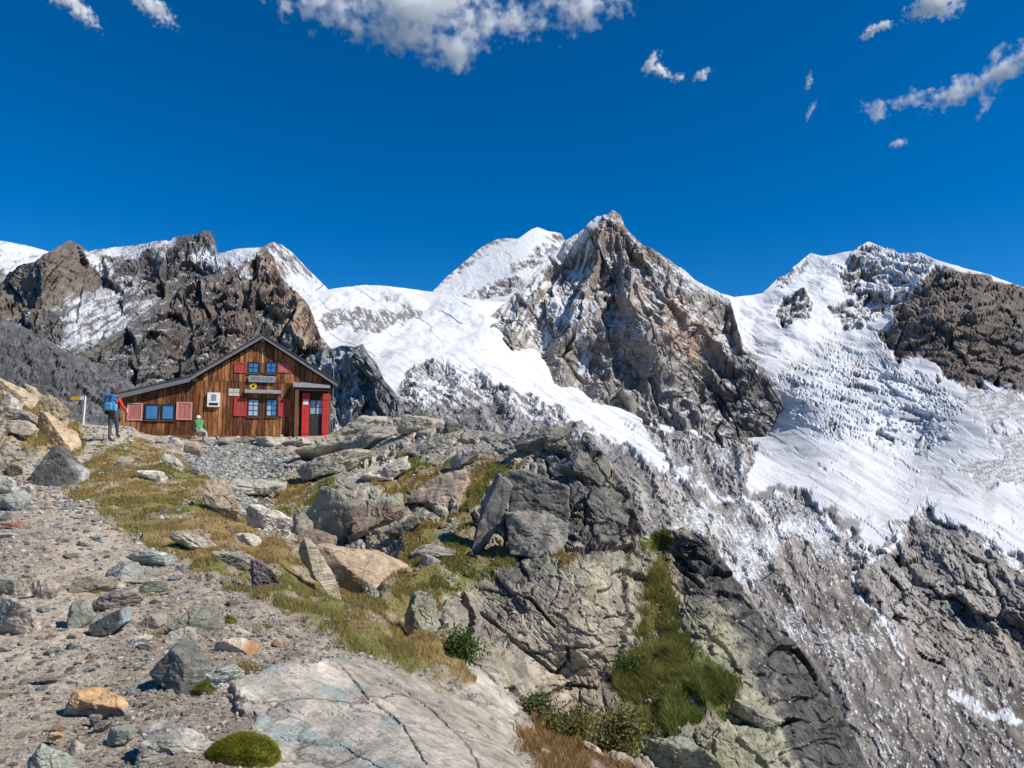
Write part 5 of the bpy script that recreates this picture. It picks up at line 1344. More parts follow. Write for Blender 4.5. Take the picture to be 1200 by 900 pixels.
hero("grey block left of the lichen-covered boulder", 335, 364, 602, 630, (.22, .215, .195), "r", 76, .8)
# outcrop
hero("tall leaning slab beside a dark cleft on the outcrop", 550, 600, 560, 648, (.16, .155, .15), "m", 77, .30, -62, .6, rough=.6, Dadj=-.5)
hero("big black-lichened block with an overhang on the outcrop", 596, 668, 553, 612, (.125, .122, .12), "m", 78, .75, 0, .8, Dadj=-.3)
hero("speckled dark block under the overhanging one", 594, 668, 600, 648, (.16, .155, .15), "m", 79, .65, 0, .8, planes=5, Dadj=-.6)
hero("flat-topped dark boulder on the outcrop's crest", 604, 672, 499, 526, (.135, .13, .125), "m", 80, .42, -8, .8)
hero("small dark rock on the crest toward the hut", 520, 538, 494, 508, (.12, .11, .10), "r", 81, .7)
hero("small grey rock on the crest right of the flat-topped boulder", 681, 700, 507, 522, (.17, .17, .17), "r", 82, .7)
hero("dark angular block on the outcrop's upper right shoulder", 652, 710, 528, 568, (.11, .108, .105), "m", 83, .6, 28, .7)
hero("dark block above the grassy gully", 688, 740, 572, 620, (.10, .10, .10), "m", 84, .7, 34, .7)
hero("flat slab jutting over the outcrop's green turf", 477, 532, 639, 657, (.22, .21, .20), "r", 85, .3, 4, .8)
hero("yellow-lichened boulder at the foot of the turf", 472, 515, 697, 750, (.27, .275, .20), "l", 86, .9, 0, .8)
hero("small grey stone sunk in the turf under the jutting slab", 492, 515, 650, 669, (.25, .245, .235), "r", 87, .7)
hero("lichened block perched over a crack on the right crag", 858, 918, 816, 860, (.26, .255, .20), "l", 88, .55, 12, .7)
hero("long greenish rock at the bottom edge of the gully", 753, 850, 860, 912, (.235, .24, .19), "l", 89, .45, 10, .7)
hero("yellow-green flat rock right of the long greenish one", 838, 890, 868, 915, (.27, .275, .175), "l", 90, .5, 14, .7)
hero("pale stone in the gully grass", 806, 836, 778, 802, (.34, .33, .28), "r", 91, .5, -30)
hero("small pale stone at the bottom of the red grass", 684, 706, 871, 891, (.42, .40, .36), "r", 92, .5, 30)
hero("rounded taupe rock at the bottom edge in the red grass", 706, 744, 882, 908, (.30, .26, .22), "r", 93, .6)
hero("small stone cairn block on the ledge before the hut", 314, 326, 506, 513, (.36, .33, .28), "r", 94, .6)
# dipping slabs of the outcrop between the hut and the turf
hero("long pale slab dipping toward the gravel bowl right of the hut door", 344, 424, 511, 538, (.37, .345, .285), "l", 161, .3, -17, .9, rough=.8)
hero("dark-edged slab tilted up to the crest near the hut corner", 396, 464, 500, 529, (.25, .24, .215), "s", 162, .3, -20, .9, rough=.8)
hero("lowest long slab above the green turf patch", 342, 432, 527, 560, (.35, .33, .275), "l", 163, .3, -18, .9, rough=.8)
hero("whitish broken slab between the long slab and the turf", 421, 478, 536, 566, (.42, .40, .355), "m", 164, .5, -14, .9)
hero("pinkish slab with rusty stains in the middle of the outcrop", 476, 548, 552, 592, (.38, .305, .255), "r", 165, .42, -18, .9, rough=.8)
hero("thin grey slab below the crest above the rusty turf", 474, 530, 511, 532, (.30, .285, .25), "s", 166, .3, -14, .9)
hero("beige slab forming the crest right of the hut", 398, 464, 487, 508, (.40, .375, .315), "l", 167, .4, -14, .9, rough=.8)
hero("beige ledge on the crest left of the small dark rock", 464, 518, 487, 508, (.38, .35, .30), "s", 168, .4, -8, .9)
hero("flat grey slab at the turf's upper right end", 525, 562, 528, 552, (.31, .30, .275), "r", 169, .4, -20, .9)
for k, (a, b, c, d) in enumerate([(213, 234, 519, 536), (248, 272, 516, 524), (268, 298, 513, 521), (196, 214, 514, 523), (177, 196, 512, 520), (296, 330, 512, 526), (236, 250, 512, 520), (160, 178, 512, 519), (222, 240, 512, 518), (330, 362, 512, 524)]):
    words = ["brown flat rock below the crouching person", "dark thin slab in the dry-stone edge under the hut", "long thin grey slab under the hut's dark sill", "pale stone left of the crouching person's feet", "greyish stone under the hut's blue windows",
             "broad pale rock at the edge of the gravel bowl", "small stone at the crouching person's right foot", "low stone at the hut wing's corner", "flat stone under the crouching person", "pale weathered rock in front of the porch post"]
    cc = [(.22, .165, .12), c_slate, c_grey, c_pale, (.3, .29, .26), (.36, .33, .28), (.33, .31, .28), (.3, .28, .24), (.31, .3, .27), (.37, .34, .29)]
    hero(words[k], a, b, c, d, cc[k], "r", 120 + k, .4, rough=.8)

# ---- medium stones: one object each, lying around the path
PROTO = []
for k in range(14):
    v, f = rock_verts(300 + k, 3, [.45, .6, .75, .35][k % 4], 0, .85, 10)
    PROTO.append(mesh_from("stone", v, f))
    PROTO[-1].materials.append(M_ROCK)
PALETTE = [("grey", (.24, .235, .225)), ("pale", (.42, .40, .37)), ("brown", (.23, .18, .145)), ("dark", (.12, .12, .118)), ("greenish", (.26, .275, .24)), ("rusty", (.33, .21, .13)), ("tan", (.36, .30, .23)), ("bluish", (.25, .265, .27))]
ZONES = [([(-20, 700), (60, 620), (110, 600), (200, 660), (330, 710), (400, 760), (300, 790), (280, 830), (160, 900), (-20, 900)], 130, (7, 17)),
         ([(-20, 540), (40, 540), (80, 580), (130, 625), (60, 640), (-20, 690)], 26, (6, 13)),
         ([(220, 545), (255, 525), (325, 525), (330, 550), (310, 590), (275, 590)], 40, (4, 9)),
         ([(100, 520), (180, 525), (320, 640), (480, 740), (520, 790), (400, 740), (250, 670), (120, 590)], 26, (6, 13)),
         ([(600, 860), (700, 890), (760, 900), (640, 900)], 5, (8, 14)), ([(470, 620), (560, 620), (560, 690), (480, 730)], 8, (7, 14)), ([(730, 740), (850, 780), (820, 850), (740, 850)], 5, (8, 14))]
rs = random.Random(21)
SIZEW = lambda s: "small" if s < 9 else ("fist-sized" if s < 12 else "middling")
used, placed = set(), []
def short(lb):
    for cut in (" with ", " that ", " cut by ", " on the ", " in the ", " at the ", " of the ", " beside ", " under ", " between ", " next to ", " above ", " below ", " left of ", " right of ", " crossed ", " lying ", " leaning ", " resting ", " tucked ", " sunk", " half ", " running ", ", "):
        i = lb.find(cut)
        if i > 8:
            lb = lb[:i]
    return lb
for poly, cnt, (smin, smax) in ZONES:
    xs_, ys_ = [p[0] for p in poly], [p[1] for p in poly]
    n_ok = tries = 0
    while n_ok < cnt and tries < cnt * 60:
        tries += 1
        x, y = rs.uniform(min(xs_), max(xs_)), rs.uniform(min(ys_), max(ys_))
        if poly_sd(np.array(x), np.array(y), poly) < 0:
            continue
        s = smin + (smax - smin) * rs.random() ** 2.2
        if any(a - s * .5 < x < b + s * .5 and c - s * .5 < y < d + s * .4 for a, b, c, d, _, _ in HEROES) or any(abs(x - q[0]) < (s + q[2]) * .55 and abs(y - q[1]) < (s + q[2]) * .4 for q in placed):
            continue
        best = min(HEROES, key=lambda h_: max(h_[0] - x, x - h_[1], 0) ** 2 + max(h_[2] - y, y - h_[3], 0) ** 2)
        dx_ = max(best[0] - x, 0) - max(x - best[1], 0); dy_ = max(best[2] - y, 0) - max(y - best[3], 0)
        rel = ("left of" if dx_ > 0 else "right of") if abs(dx_) > abs(dy_) else ("above" if dy_ > 0 else "below")
        far = "just " if math.hypot(dx_, dy_) < 14 else ("" if math.hypot(dx_, dy_) < 34 else "well ")
        lb = None
        for cw, cc in rs.sample(PALETTE, len(PALETTE)):
            cand = "%s %s stone %s%s the %s" % (SIZEW(s), cw, far, rel, short(best[4]))
            if cand not in used and len(cand.split()) <= 16:
                lb = cand
                break
        if not lb:
            continue
        used.add(lb)
        g = ground(x, y)
        sz = s / F_PX * g[1]
        o = bpy.data.objects.new("stone", rs.choice(PROTO))
        COL.objects.link(o)
        o.scale = (sz, sz * rs.uniform(.7, 1.1), sz * rs.uniform(.45, .75))
        o.rotation_euler = (rs.uniform(-.25, .25), rs.uniform(-.25, .25), rs.uniform(0, 6.28))
        o.location = (g[0], g[1], g[2] + .12 * sz)
        j = rs.uniform(.8, 1.2)
        o.color = (cc[0] * j, cc[1] * j, cc[2] * j, 1)
        tag(o, lb, "stone", "stones scattered along the path and bank")
        placed.append((x, y, s))
        n_ok += 1
# ------------------------------------------------------------------ people
M_SKIN = plain_mat("skin", (.50, .29, .20), .6, var=.08)
M_HAIR = plain_mat("red_brown_hair", (.10, .035, .022), .7, var=.3, scale=30)
M_JACKET = plain_mat("red_jacket", (.55, .035, .03), .75, var=.15)
M_TROUSER = plain_mat("charcoal_trousers", (.075, .08, .088), .85, var=.25, scale=8)
M_BOOT = plain_mat("dark_boots", (.035, .03, .028), .7)
M_PACK = plain_mat("blue_pack_cloth", (.035, .16, .36), .7, var=.3, scale=9)
M_PACKL = plain_mat("light_blue_pack_cloth", (.10, .30, .50), .7, var=.3, scale=9)
M_STRAP = plain_mat("black_webbing", (.018, .018, .02), .7)
M_GREEN = plain_mat("green_jacket", (.085, .24, .085), .8, var=.25, scale=7)
M_PALET = plain_mat("pale_grey_trousers", (.36, .37, .39), .85, var=.15)
M_CAP = plain_mat("white_cap_cloth", (.62, .60, .55), .8)

def body(name, joints, edges, mats, root):
    """one continuous skinned surface through the joints; materials follow the limb"""
    names = list(joints)
    me = bpy.data.meshes.new(name)
    me.from_pydata([joints[k][0] for k in names], [(names.index(a), names.index(b)) for a, b, _ in edges], [])
    o = bpy.data.objects.new(name, me)
    COL.objects.link(o)
    md = o.modifiers.new("skin", 'SKIN'); md.use_smooth_shade = True
    for i, k in enumerate(names):
        r = joints[k][1]
        sv = me.skin_vertices[0].data[i]
        sv.radius = (r, r) if np.isscalar(r) else r
        sv.use_root = (k == root)
    ss = o.modifiers.new("subd", 'SUBSURF'); ss.levels = ss.render_levels = 2
    bpy.context.view_layer.update()
    dg = bpy.context.evaluated_depsgraph_get()
    m2 = bpy.data.meshes.new_from_object(o.evaluated_get(dg))
    o.modifiers.clear()
    o.data = m2
    bpy.data.meshes.remove(me)
    m2.materials.clear()
    ml = list(dict.fromkeys(e[2] for e in edges))
    for m in ml:
        m2.materials.append(mats[m])
    segs = [(Vector(joints[a][0]), Vector(joints[b][0]), ml.index(m)) for a, b, m in edges]
    for p in m2.polygons:
        p.use_smooth = True
        c = p.center
        best, bi = 9, 0
        for a, b, i in segs:
            t = max(0, min(1, (c - a).dot(b - a) / max(1e-9, (b - a).length_squared)))
            d = (c - a - (b - a) * t).length
            if d < best:
                best, bi = d, i
        p.material_index = bi
    return o
def hand(J, E, pre, wrist, palm, dirs, side):
    """palm, four unequal curled fingers and a thumb from the palm's side"""
    J[pre + "palm"] = (palm, .030)
    E.append((wrist, pre + "palm", "skin"))
    fwd, down = Vector(dirs[0]).normalized(), Vector(dirs[1]).normalized()
    lat = fwd.cross(down).normalized()
    P_ = Vector(palm)
    for i, ln in enumerate((.040, .046, .043, .034)):
        b = P_ + lat * (i - 1.5) * .020 + fwd * .028
        m = b + fwd * ln
        t = m + (down * .8 + fwd * -.35).normalized() * ln * .9
        J[f"{pre}f{i}a"], J[f"{pre}f{i}b"], J[f"{pre}f{i}c"] = (tuple(b), .0095), (tuple(m), .0088), (tuple(t), .0075)
        E += [(pre + "palm", f"{pre}f{i}a", "skin"), (f"{pre}f{i}a", f"{pre}f{i}b", "skin"), (f"{pre}f{i}b", f"{pre}f{i}c", "skin")]
    b = P_ + lat * side * .034
    t = b + (fwd * .8 + lat * side * .6).normalized() * .045
    J[pre + "t0"], J[pre + "t1"] = (tuple(b), .0105), (tuple(t), .0088)
    E += [(pre + "palm", pre + "t0", "skin"), (pre + "t0", pre + "t1", "skin")]
def head(J, E, neck, base, c, yaw_dir):
    """neck to skull, with nose and ears"""
    f = Vector(yaw_dir).normalized(); s = f.cross(Vector((0, 0, 1))).normalized(); c = Vector(c)
    J["jaw"] = (tuple(c - Vector((0, 0, .055)) + f * .02), .072)
    J["skull"] = (tuple(c + Vector((0, 0, .035))), .092)
    J["crown"] = (tuple(c + Vector((0, 0, .085))), .07)
    J["nose"] = (tuple(c - Vector((0, 0, .012)) + f * .105), .014)
    E += [(neck, "jaw", "skin"), ("jaw", "skull", "skin"), ("skull", "crown", "skin"), ("skull", "nose", "skin")]
    for k, sg in (("ear_l", -1), ("ear_r", 1)):
        J[k] = (tuple(c + s * sg * .088), .014)
        E.append(("skull", k, "skin"))
def face(parent, c, yaw_dir):
    f = Vector(yaw_dir).normalized(); s = f.cross(Vector((0, 0, 1))).normalized(); c = Vector(c)
    for sg in (-1, 1):
        p = c + f * .092 + s * sg * .034 + Vector((0, 0, .012))
        tube("eye", [p - f * .01, p + f * .004], .011, M_BLACK, parent, 8)
    p = c + f * .088 - Vector((0, 0, .055))
    tube("mouth", [p - s * .022, p + s * .022], .006, M_OLDRED, parent, 6)
def hair_cap(name, c, r, mat, parent, front, low=-.25, rough=.012):
    v, fc = ico(4)
    f = Vector(front).normalized()
    keep = (v @ np.array(f) < .35 + .5 * np.clip(v[:, 2], 0, 1)) & (v[:, 2] > low - .3 * (v @ np.array(-f) > .2))
    q = v * r * np.array([1, 1.06, 1.08]) * (1 + (rough / r) * fbm(v * 6, 3))[:, None] + np.array(c)
    k = keep[fc].all(1)
    u, inv = np.unique(fc[k], return_inverse=True)
    return link(name, mesh_from(name, q[u], inv.reshape(-1, 3), smooth=True), mat, parent)
def soft_box(name, c, size, mat, parent=None, bev=.3, taper=1.0):
    v, f = ico(4)
    p = 5.0
    r = (np.abs(v) ** p).sum(1) ** (-1 / p)
    q = v * r[:, None]
    q[:, 0] *= 1 + (taper - 1) * (q[:, 2] * .5 + .5)
    q = q * (1 + .035 * fbm(q * 2.2 + c[2], 3))[:, None]
    q = q * np.array(size) / 2 + np.array(c)
    return link(name, mesh_from(name, q, f, smooth=True), mat, parent)

# --- hiker on the path, seen from behind
g = ground(130.5, 516.5)
HK = Vector(g) + Vector((0, 0, .0))
J = {"pelvis": ((0, 0, .93), (.135, .105)), "waist": ((0, .02, 1.08), (.135, .10)), "chest": ((0, .05, 1.30), (.165, .115)), "neck0": ((0, .07, 1.46), .062), "neck": ((0, .08, 1.50), .055)}
E = [("pelvis", "waist", "jacket"), ("waist", "chest", "jacket"), ("chest", "neck0", "jacket"), ("neck0", "neck", "skin")]
head(J, E, "neck", "neck", (0, .095, 1.60), (0, 1, 0))
for sg, kn, an, to in ((-1, (-.075, .03, .50), (-.045, -.07, .10), (-.05, .10, .05)), (1, (.085, .16, .53), (.075, .22, .20), (.08, .38, .17))):
    p = "l" if sg < 0 else "r"
    J[p + "hip"] = ((sg * .085, 0, .87), .098); J[p + "knee"] = (kn, .066); J[p + "ankle"] = (an, .05); J[p + "toe"] = (to, .043)
    E += [("pelvis", p + "hip", "trouser"), (p + "hip", p + "knee", "trouser"), (p + "knee", p + "ankle", "trouser"), (p + "ankle", p + "toe", "boot")]
    J[p + "sho"] = ((sg * .185, .05, 1.39), .068); J[p + "elb"] = ((sg * .32, -.02, 1.17), .052)
    wr = (sg * .33, .17, 1.02) if sg < 0 else (sg * .37, .14, 1.00)
    J[p + "wri"] = (wr, .034)
    E += [("chest", p + "sho", "jacket"), (p + "sho", p + "elb", "jacket"), (p + "elb", p + "wri", "jacket")]
    hand(J, E, p, p + "wri", (wr[0] + sg * .005, wr[1] + .07, wr[2] - .01), ((0, 1, -.1), (-sg * 1, 0, -.2)), 1 if sg > 0 else -1)
hk = body("person", J, E, {"jacket": M_JACKET, "trouser": M_TROUSER, "boot": M_BOOT, "skin": M_SKIN}, "pelvis")
hk.location = HK
tag(hk, "hiker in red jacket walking up the path with two poles", "person")
hair_cap("hair", (0, .085, 1.635), .122, M_HAIR, hk, (0, 1, 0), rough=.03)
face(hk, (0, .095, 1.60), (0, 1, 0))
bp = soft_box("backpack", (0, 0, 0), (.36, .24, .52), M_PACK, None, taper=.92)
bp.location = HK + Vector((0, -.19, 1.24))
tag(bp, "blue hiking backpack on the back of the hiker on the path", "backpack")
soft_box("lid", (0, .0, .27), (.33, .25, .14), M_PACK, bp)
soft_box("front_pocket", (0, -.12, -.09), (.26, .10, .27), M_PACKL, bp)
for sg in (-1, 1):
    soft_box("side_pocket", (sg * .18, 0, -.12), (.08, .18, .24), M_PACKL, bp)
    tube("compression_strap", [(sg * .175, -.11, .16), (sg * .18, .02, .05), (sg * .185, .10, .02)], .012, M_STRAP, bp, 6)
    tube("shoulder_strap", [(sg * .11, .10, .18), (sg * .13, .22, .26), (sg * .14, .36, .12), (sg * .15, .30, -.10), (sg * .16, .12, -.2)], .022, M_STRAP, bp, 8)
    tube("lid_strap", [(sg * .08, -.12, .3), (sg * .08, -.15, .08)], .010, M_STRAP, bp, 6)
soft_box("sleeping_mat", (0, -.02, -.29), (.30, .16, .12), M_STRAP, bp)
for sg, wx in ((-1, -.335), (1, .375)):
    top_ = HK + Vector((wx, .235 if sg < 0 else .205, 1.06))
    foot = Vector(ground(*((112.0, 511.5) if sg < 0 else (144.2, 512.2))))
    foot = Vector((HK.x + wx * 1.05 - (.12 if sg < 0 else -.01), HK.y + .35, ground(130.5 + wx * 34, 514.5)[2]))
    pl = tube("trekking_pole", [top_ + (top_ - foot).normalized() * .06, foot], [.010, .008], M_TIN, None, 8)
    tag(pl, "thin trekking pole in the hiker's %s hand" % ("left" if sg < 0 else "right"), "trekking pole")
    d = (top_ - foot).normalized()
    tube("grip", [top_ - d * .09, top_ + d * .07], [.014, .018], M_BLACK if sg < 0 else M_WHITE, pl, 8)
    tube("basket", [foot + d * .07, foot + d * .078], .045, M_BLACK, pl, 12)

# --- person crouching at the hut wall
CRP = vat(233, 515.0, 39.3)
J = {"pelvis": ((.02, -.06, .50), (.15, .12)), "waist": ((.0, .02, .66), (.175, .13)), "chest": ((-.05, .22, .90), (.215, .15)), "neck0": ((-.08, .32, 1.04), .07), "neck": ((-.09, .37, 1.07), .056)}
E = [("pelvis", "waist", "jacket"), ("waist", "chest", "jacket"), ("chest", "neck0", "jacket"), ("neck0", "neck", "skin")]
hd = (-.10, .44, 1.14); fd = (0, .75, -.65)
head(J, E, "neck", "neck", hd, fd)
for sg, kn, an, to in ((-1, (-.17, .20, .42), (-.17, -.02, .09), (-.18, .15, .05)), (1, (.33, .14, .40), (.38, -.06, .09), (.46, .08, .05))):
    p = "l" if sg < 0 else "r"
    J[p + "hip"] = ((.02 + sg * .095, -.04, .47), .112); J[p + "knee"] = (kn, .075); J[p + "ankle"] = (an, .052); J[p + "toe"] = (to, .045)
    E += [("pelvis", p + "hip", "trouser"), (p + "hip", p + "knee", "trouser"), (p + "knee", p + "ankle", "trouser"), (p + "ankle", p + "toe", "boot")]
    J[p + "sho"] = ((-.05 + sg * .19, .25, .99), .074); J[p + "elb"] = ((-.05 + sg * .25, .38, .78), .055); wr = (sg * .15, .52, .66)
    J[p + "wri"] = (wr, .036)
    E += [("chest", p + "sho", "jacket"), (p + "sho", p + "elb", "jacket"), (p + "elb", p + "wri", "jacket")]
    hand(J, E, p, p + "wri", (wr[0], wr[1] + .07, wr[2] - .02), ((0, 1, -.3), (0, -.3, -1)), 1 if sg > 0 else -1)
cr_ = body("person", J, E, {"jacket": M_GREEN, "trouser": M_PALET, "boot": M_BOOT, "skin": M_SKIN}, "pelvis")
cr_.location = CRP
cr_.rotation_euler = (0, 0, HUT_YAW)
tag(cr_, "person in green jacket and pale trousers crouching at the hut wall", "person")
hair_cap("cap", (hd[0], hd[1] - .005, hd[2] + .04), .118, M_CAP, cr_, fd, low=-.05, rough=.004)
face(cr_, hd, fd)

# --- signpost beside the path
b_ = Vector(ground(97.4, 499.0)); b_.z -= .05
D = b_.y
t_ = vat(100.2, 464.5, D)
SP_ = tube("signpost", [(0, 0, 0), t_ - b_], [.035, .032], M_WHITE, None, 12)
SP_.location = b_
tag(SP_, "white signpost with a yellow arrow board beside the hiker", "signpost")
s0 = vat(83.0, 466.8, D) - b_; s1 = vat(98.5, 466.8, D) - b_
zc_ = s0.z
solid("arrow_board", [(s0.x, -.05, zc_)] and [(s0.x, -.045, zc_ - .0), (s0.x + .09, -.045, zc_ - .07), (s1.x, -.045, zc_ - .07), (s1.x, -.045, zc_ + .07), (s0.x + .09, -.045, zc_ + .07),
      (s0.x, -.065, zc_ - .0), (s0.x + .09, -.065, zc_ - .07), (s1.x, -.065, zc_ - .07), (s1.x, -.065, zc_ + .07), (s0.x + .09, -.065, zc_ + .07)],
      [(0, 1, 2, 3, 4), (9, 8, 7, 6, 5), (0, 5, 6, 1), (1, 6, 7, 2), (2, 7, 8, 3), (3, 8, 9, 4), (4, 9, 5, 0)], M_YELLOW, SP_)
box("end_patch", s1.x - .12, s1.x + .03, -.069, -.0652, zc_ - .07, zc_ + .07, M_WHITE, SP_)
tube("post_cap", [t_ - b_, t_ - b_ + Vector((0, 0, .02))], .04, M_TIN, SP_, 12)
# ------------------------------------------------------------------ grass, moss, shrubs, gravel
def leaf_mat(name, trans=.45):
    m, n, l, bs = new_mat(name)
    a = N(n, "ShaderNodeAttribute", attribute_name="Col")
    l.new(a.outputs["Color"], bs.inputs["Base Color"])
    bs.inputs["Roughness"].default_value = .7; bs.inputs["Specular IOR Level"].default_value = .15
    tr = N(n, "ShaderNodeBsdfTranslucent"); l.new(a.outputs["Color"], tr.inputs["Color"])
    mx = N(n, "ShaderNodeMixShader"); mx.inputs[0].default_value = trans
    l.new(bs.outputs[0], mx.inputs[1]); l.new(tr.outputs[0], mx.inputs[2]); l.new(mx.outputs[0], n["Material Output"].inputs[0])
    return m
M_BLADE = leaf_mat("grass_blade")
def grid_sample(mask, n, rng):
    """random places on the hillside, weighted by a mask"""
    w = mask.astype(float).ravel()
    # cells are as tall as their column needs
    hgt = (1000 - FPY[0])[None, :] * np.ones((sh[0], 1))
    w = w * hgt.ravel()
    i = rng.choice(w.size, n, p=w / w.sum())
    r, c = i // sh[1], i % sh[1]
    r = np.minimum(r, sh[0] - 2); c = np.minimum(c, sh[1] - 2)
    a, b = rng.random(n)[:, None], rng.random(n)[:, None]
    p = (FP[r, c] * (1 - a) + FP[r, c + 1] * a) * (1 - b) + (FP[r + 1, c] * (1 - a) + FP[r + 1, c + 1] * a) * b
    return p, r, c
def blades(name, p, hgt, wid, lean, colr, label, rng, up=None):
    n = len(p)
    ang = rng.random(n) * 2 * np.pi
    side = np.stack([np.cos(ang), np.sin(ang), 0 * ang], 1)
    side[:, 1] *= .35
    la = rng.random(n) * 2 * np.pi
    ld = np.stack([np.cos(la), np.sin(la), 0 * la], 1) * (lean * rng.random(n))[:, None] + np.array([-.25, 0, 0]) * lean
    upv = np.array([0, 0, 1.0]) if up is None else up
    h = hgt[:, None]
    b0, b1 = p - side * wid[:, None] / 2, p + side * wid[:, None] / 2
    m = p + h * .55 * upv + ld * h * .35
    m0, m1 = m - side * wid[:, None] * .4, m + side * wid[:, None] * .4
    t = p + h * .92 * upv + ld * h
    V = np.stack([b0, b1, m0, m1, t], 1).reshape(-1, 3)
    k = np.arange(n)[:, None] * 5
    Fc = np.concatenate([k + [0, 1, 3], k + [0, 3, 2], k + [2, 3, 4]], 1).reshape(-1, 3)
    Cc = np.repeat(colr, 5, 0)
    o = link(name, mesh_from(name, V, Fc, Cc), M_BLADE)
    return tag(o, label, "grass", None, "stuff")
rg = np.random.default_rng(77)
inview = ((FPX > -120) & (FPX < 1100)).astype(float)
tus = sstep(-.25, .35, fbm(FP.reshape(-1, 3) * np.array([1, .5, 1]) / .45 + 3, 3)).reshape(sh)
gbare = 1 - .8 * bare
def grass_patch(name, mask, n, hh_, ca, cb, cc, label, lean=.7):
    p, r, c = grid_sample(mask * inview * (.06 + 1.2 * tus ** 1.6), n, rg)
    D = p[:, 1]
    h = hh_ * rg.uniform(.5, 1.25, n) * (.6 + .6 * tus[r, c])
    w = np.maximum(.0045, 1.0 / F_PX * D) * rg.uniform(.7, 1.3, n)
    f = np.clip(gmix[r, c] + rg.normal(0, .22, n), 0, 1)[:, None]
    cl = ca * (1 - f) + cb * f
    q = (rg.random(n) < .18)[:, None]
    cl = np.where(q, cc, cl) * rg.uniform(.7, 1.3, n)[:, None]
    return blades(name, p - np.array([0, 0, .01]), h, w, lean, cl, label, rg)
STRAW, OLIVE, GREEN_, RED_ = np.array([.50, .35, .145]), np.array([.31, .275, .085]), np.array([.16, .205, .045]), np.array([.27, .155, .065])
soil_tufts = (1 - rk) * (1 - slab) * (1 - gravel) * (1 - path) * sstep(.45, .7, fbm(FP.reshape(-1, 3) / .9 + 9, 3)).reshape(sh) * (FPY > 640)
grass_patch("grass", np.maximum(g_bank * gbare, 0), 78000, .075, STRAW, OLIVE, np.array([.36, .27, .13]), "dry yellow-green grass covering the bank beside the path")
grass_patch("grass", g_left * gbare, 12000, .16, STRAW, OLIVE, np.array([.34, .25, .11]), "straw-coloured grass between the rocks above the path")
grass_patch("grass", g_out * (.35 + .65 * gbare), 34000, .08, np.array([.33, .235, .08]), GREEN_, STRAW, "green and rusty turf in the hollows of the outcrop")
grass_patch("grass", g_gul * (.5 + .5 * gbare), 42000, .17, np.array([.19, .19, .05]), np.array([.10, .16, .03]), np.array([.30, .22, .08]), "long green grass filling the steep gully of the crag", 1.0)
grass_patch("grass", g_red * gbare, 7000, .11, RED_, np.array([.22, .165, .06]), STRAW, "rust-red grass at the foot of the outcrop", .9)
grass_patch("grass", soil_tufts + 1e-6, 2600, .06, STRAW, OLIVE, np.array([.2, .12, .06]), "sparse dry tufts on the gravel below the bank", 1.0)

# moss cushion at the bottom edge
def mound(name, px0, px1, py0, py1, colr, label, seed, n=9000, hb=.03, cat="moss"):
    pc = (px0 + px1) / 2
    g = ground(pc, py1 - 6)
    D = g[1]
    w, h = (px1 - px0) / F_PX * D, (py1 - py0) / F_PX * D * .45
    v, f = ico(4)
    q = v[:, :].copy()
    q = q * np.array([w / 2, w * .36, h]) * (1 + .12 * fbm(v * 2.3 + seed, 4))[:, None]
    k = (v[:, 2] > -.35)[f].all(1)
    u, inv = np.unique(f[k], return_inverse=True)
    base = empty(name, (g[0], g[1] + w * .2, g[2] - .15 * h))
    cc = colr * (1 + .5 * fbm(v * 5 + seed, 4))[:, None]
    link("cushion", mesh_from("cushion", q[u], inv.reshape(-1, 3), cc[u], smooth=True), M_BLADE, base)
    i = rg.integers(0, k.sum(), n)
    tri = q[f[k]][i]
    a = rg.random((n, 2)); a[a.sum(1) > 1] = 1 - a[a.sum(1) > 1]
    p = tri[:, 0] + (tri[:, 1] - tri[:, 0]) * a[:, :1] + (tri[:, 2] - tri[:, 0]) * a[:, 1:]
    up = p / np.array([w / 2, w * .36, h]) ** 1.0
    up /= np.linalg.norm(up, axis=1, keepdims=True)
    cl = colr * rg.uniform(.6, 1.7, n)[:, None] * np.array([1, 1, .8])
    o = blades("sprigs", p, np.full(n, hb) * rg.uniform(.5, 1.3, n), np.full(n, .0045), .5, cl, None, rg, up)
    o.parent = base
    for kk in ("category",):
        if kk in o: del o[kk]
    return tag(base, label, cat)
mound("moss_cushion", 236, 318, 850, 905, np.array([.21, .215, .035]), "bright green moss cushion beside the striated boulder at the bottom", 3, 16000, .014)
mound("moss_cushion", 100, 120, 690, 702, np.array([.2, .2, .03]), "tiny yellow moss patch under the brown block on the path", 5, 500, .02)
mound("moss_cushion", 228, 246, 795, 822, np.array([.18, .17, .04]), "yellowish moss between the charcoal boulder and the pale slab", 6, 900, .03)
mound("moss_cushion", 258, 274, 728, 742, np.array([.2, .2, .05]), "small yellow-green tuft beside the sunken greenish rock", 7, 600, .04)

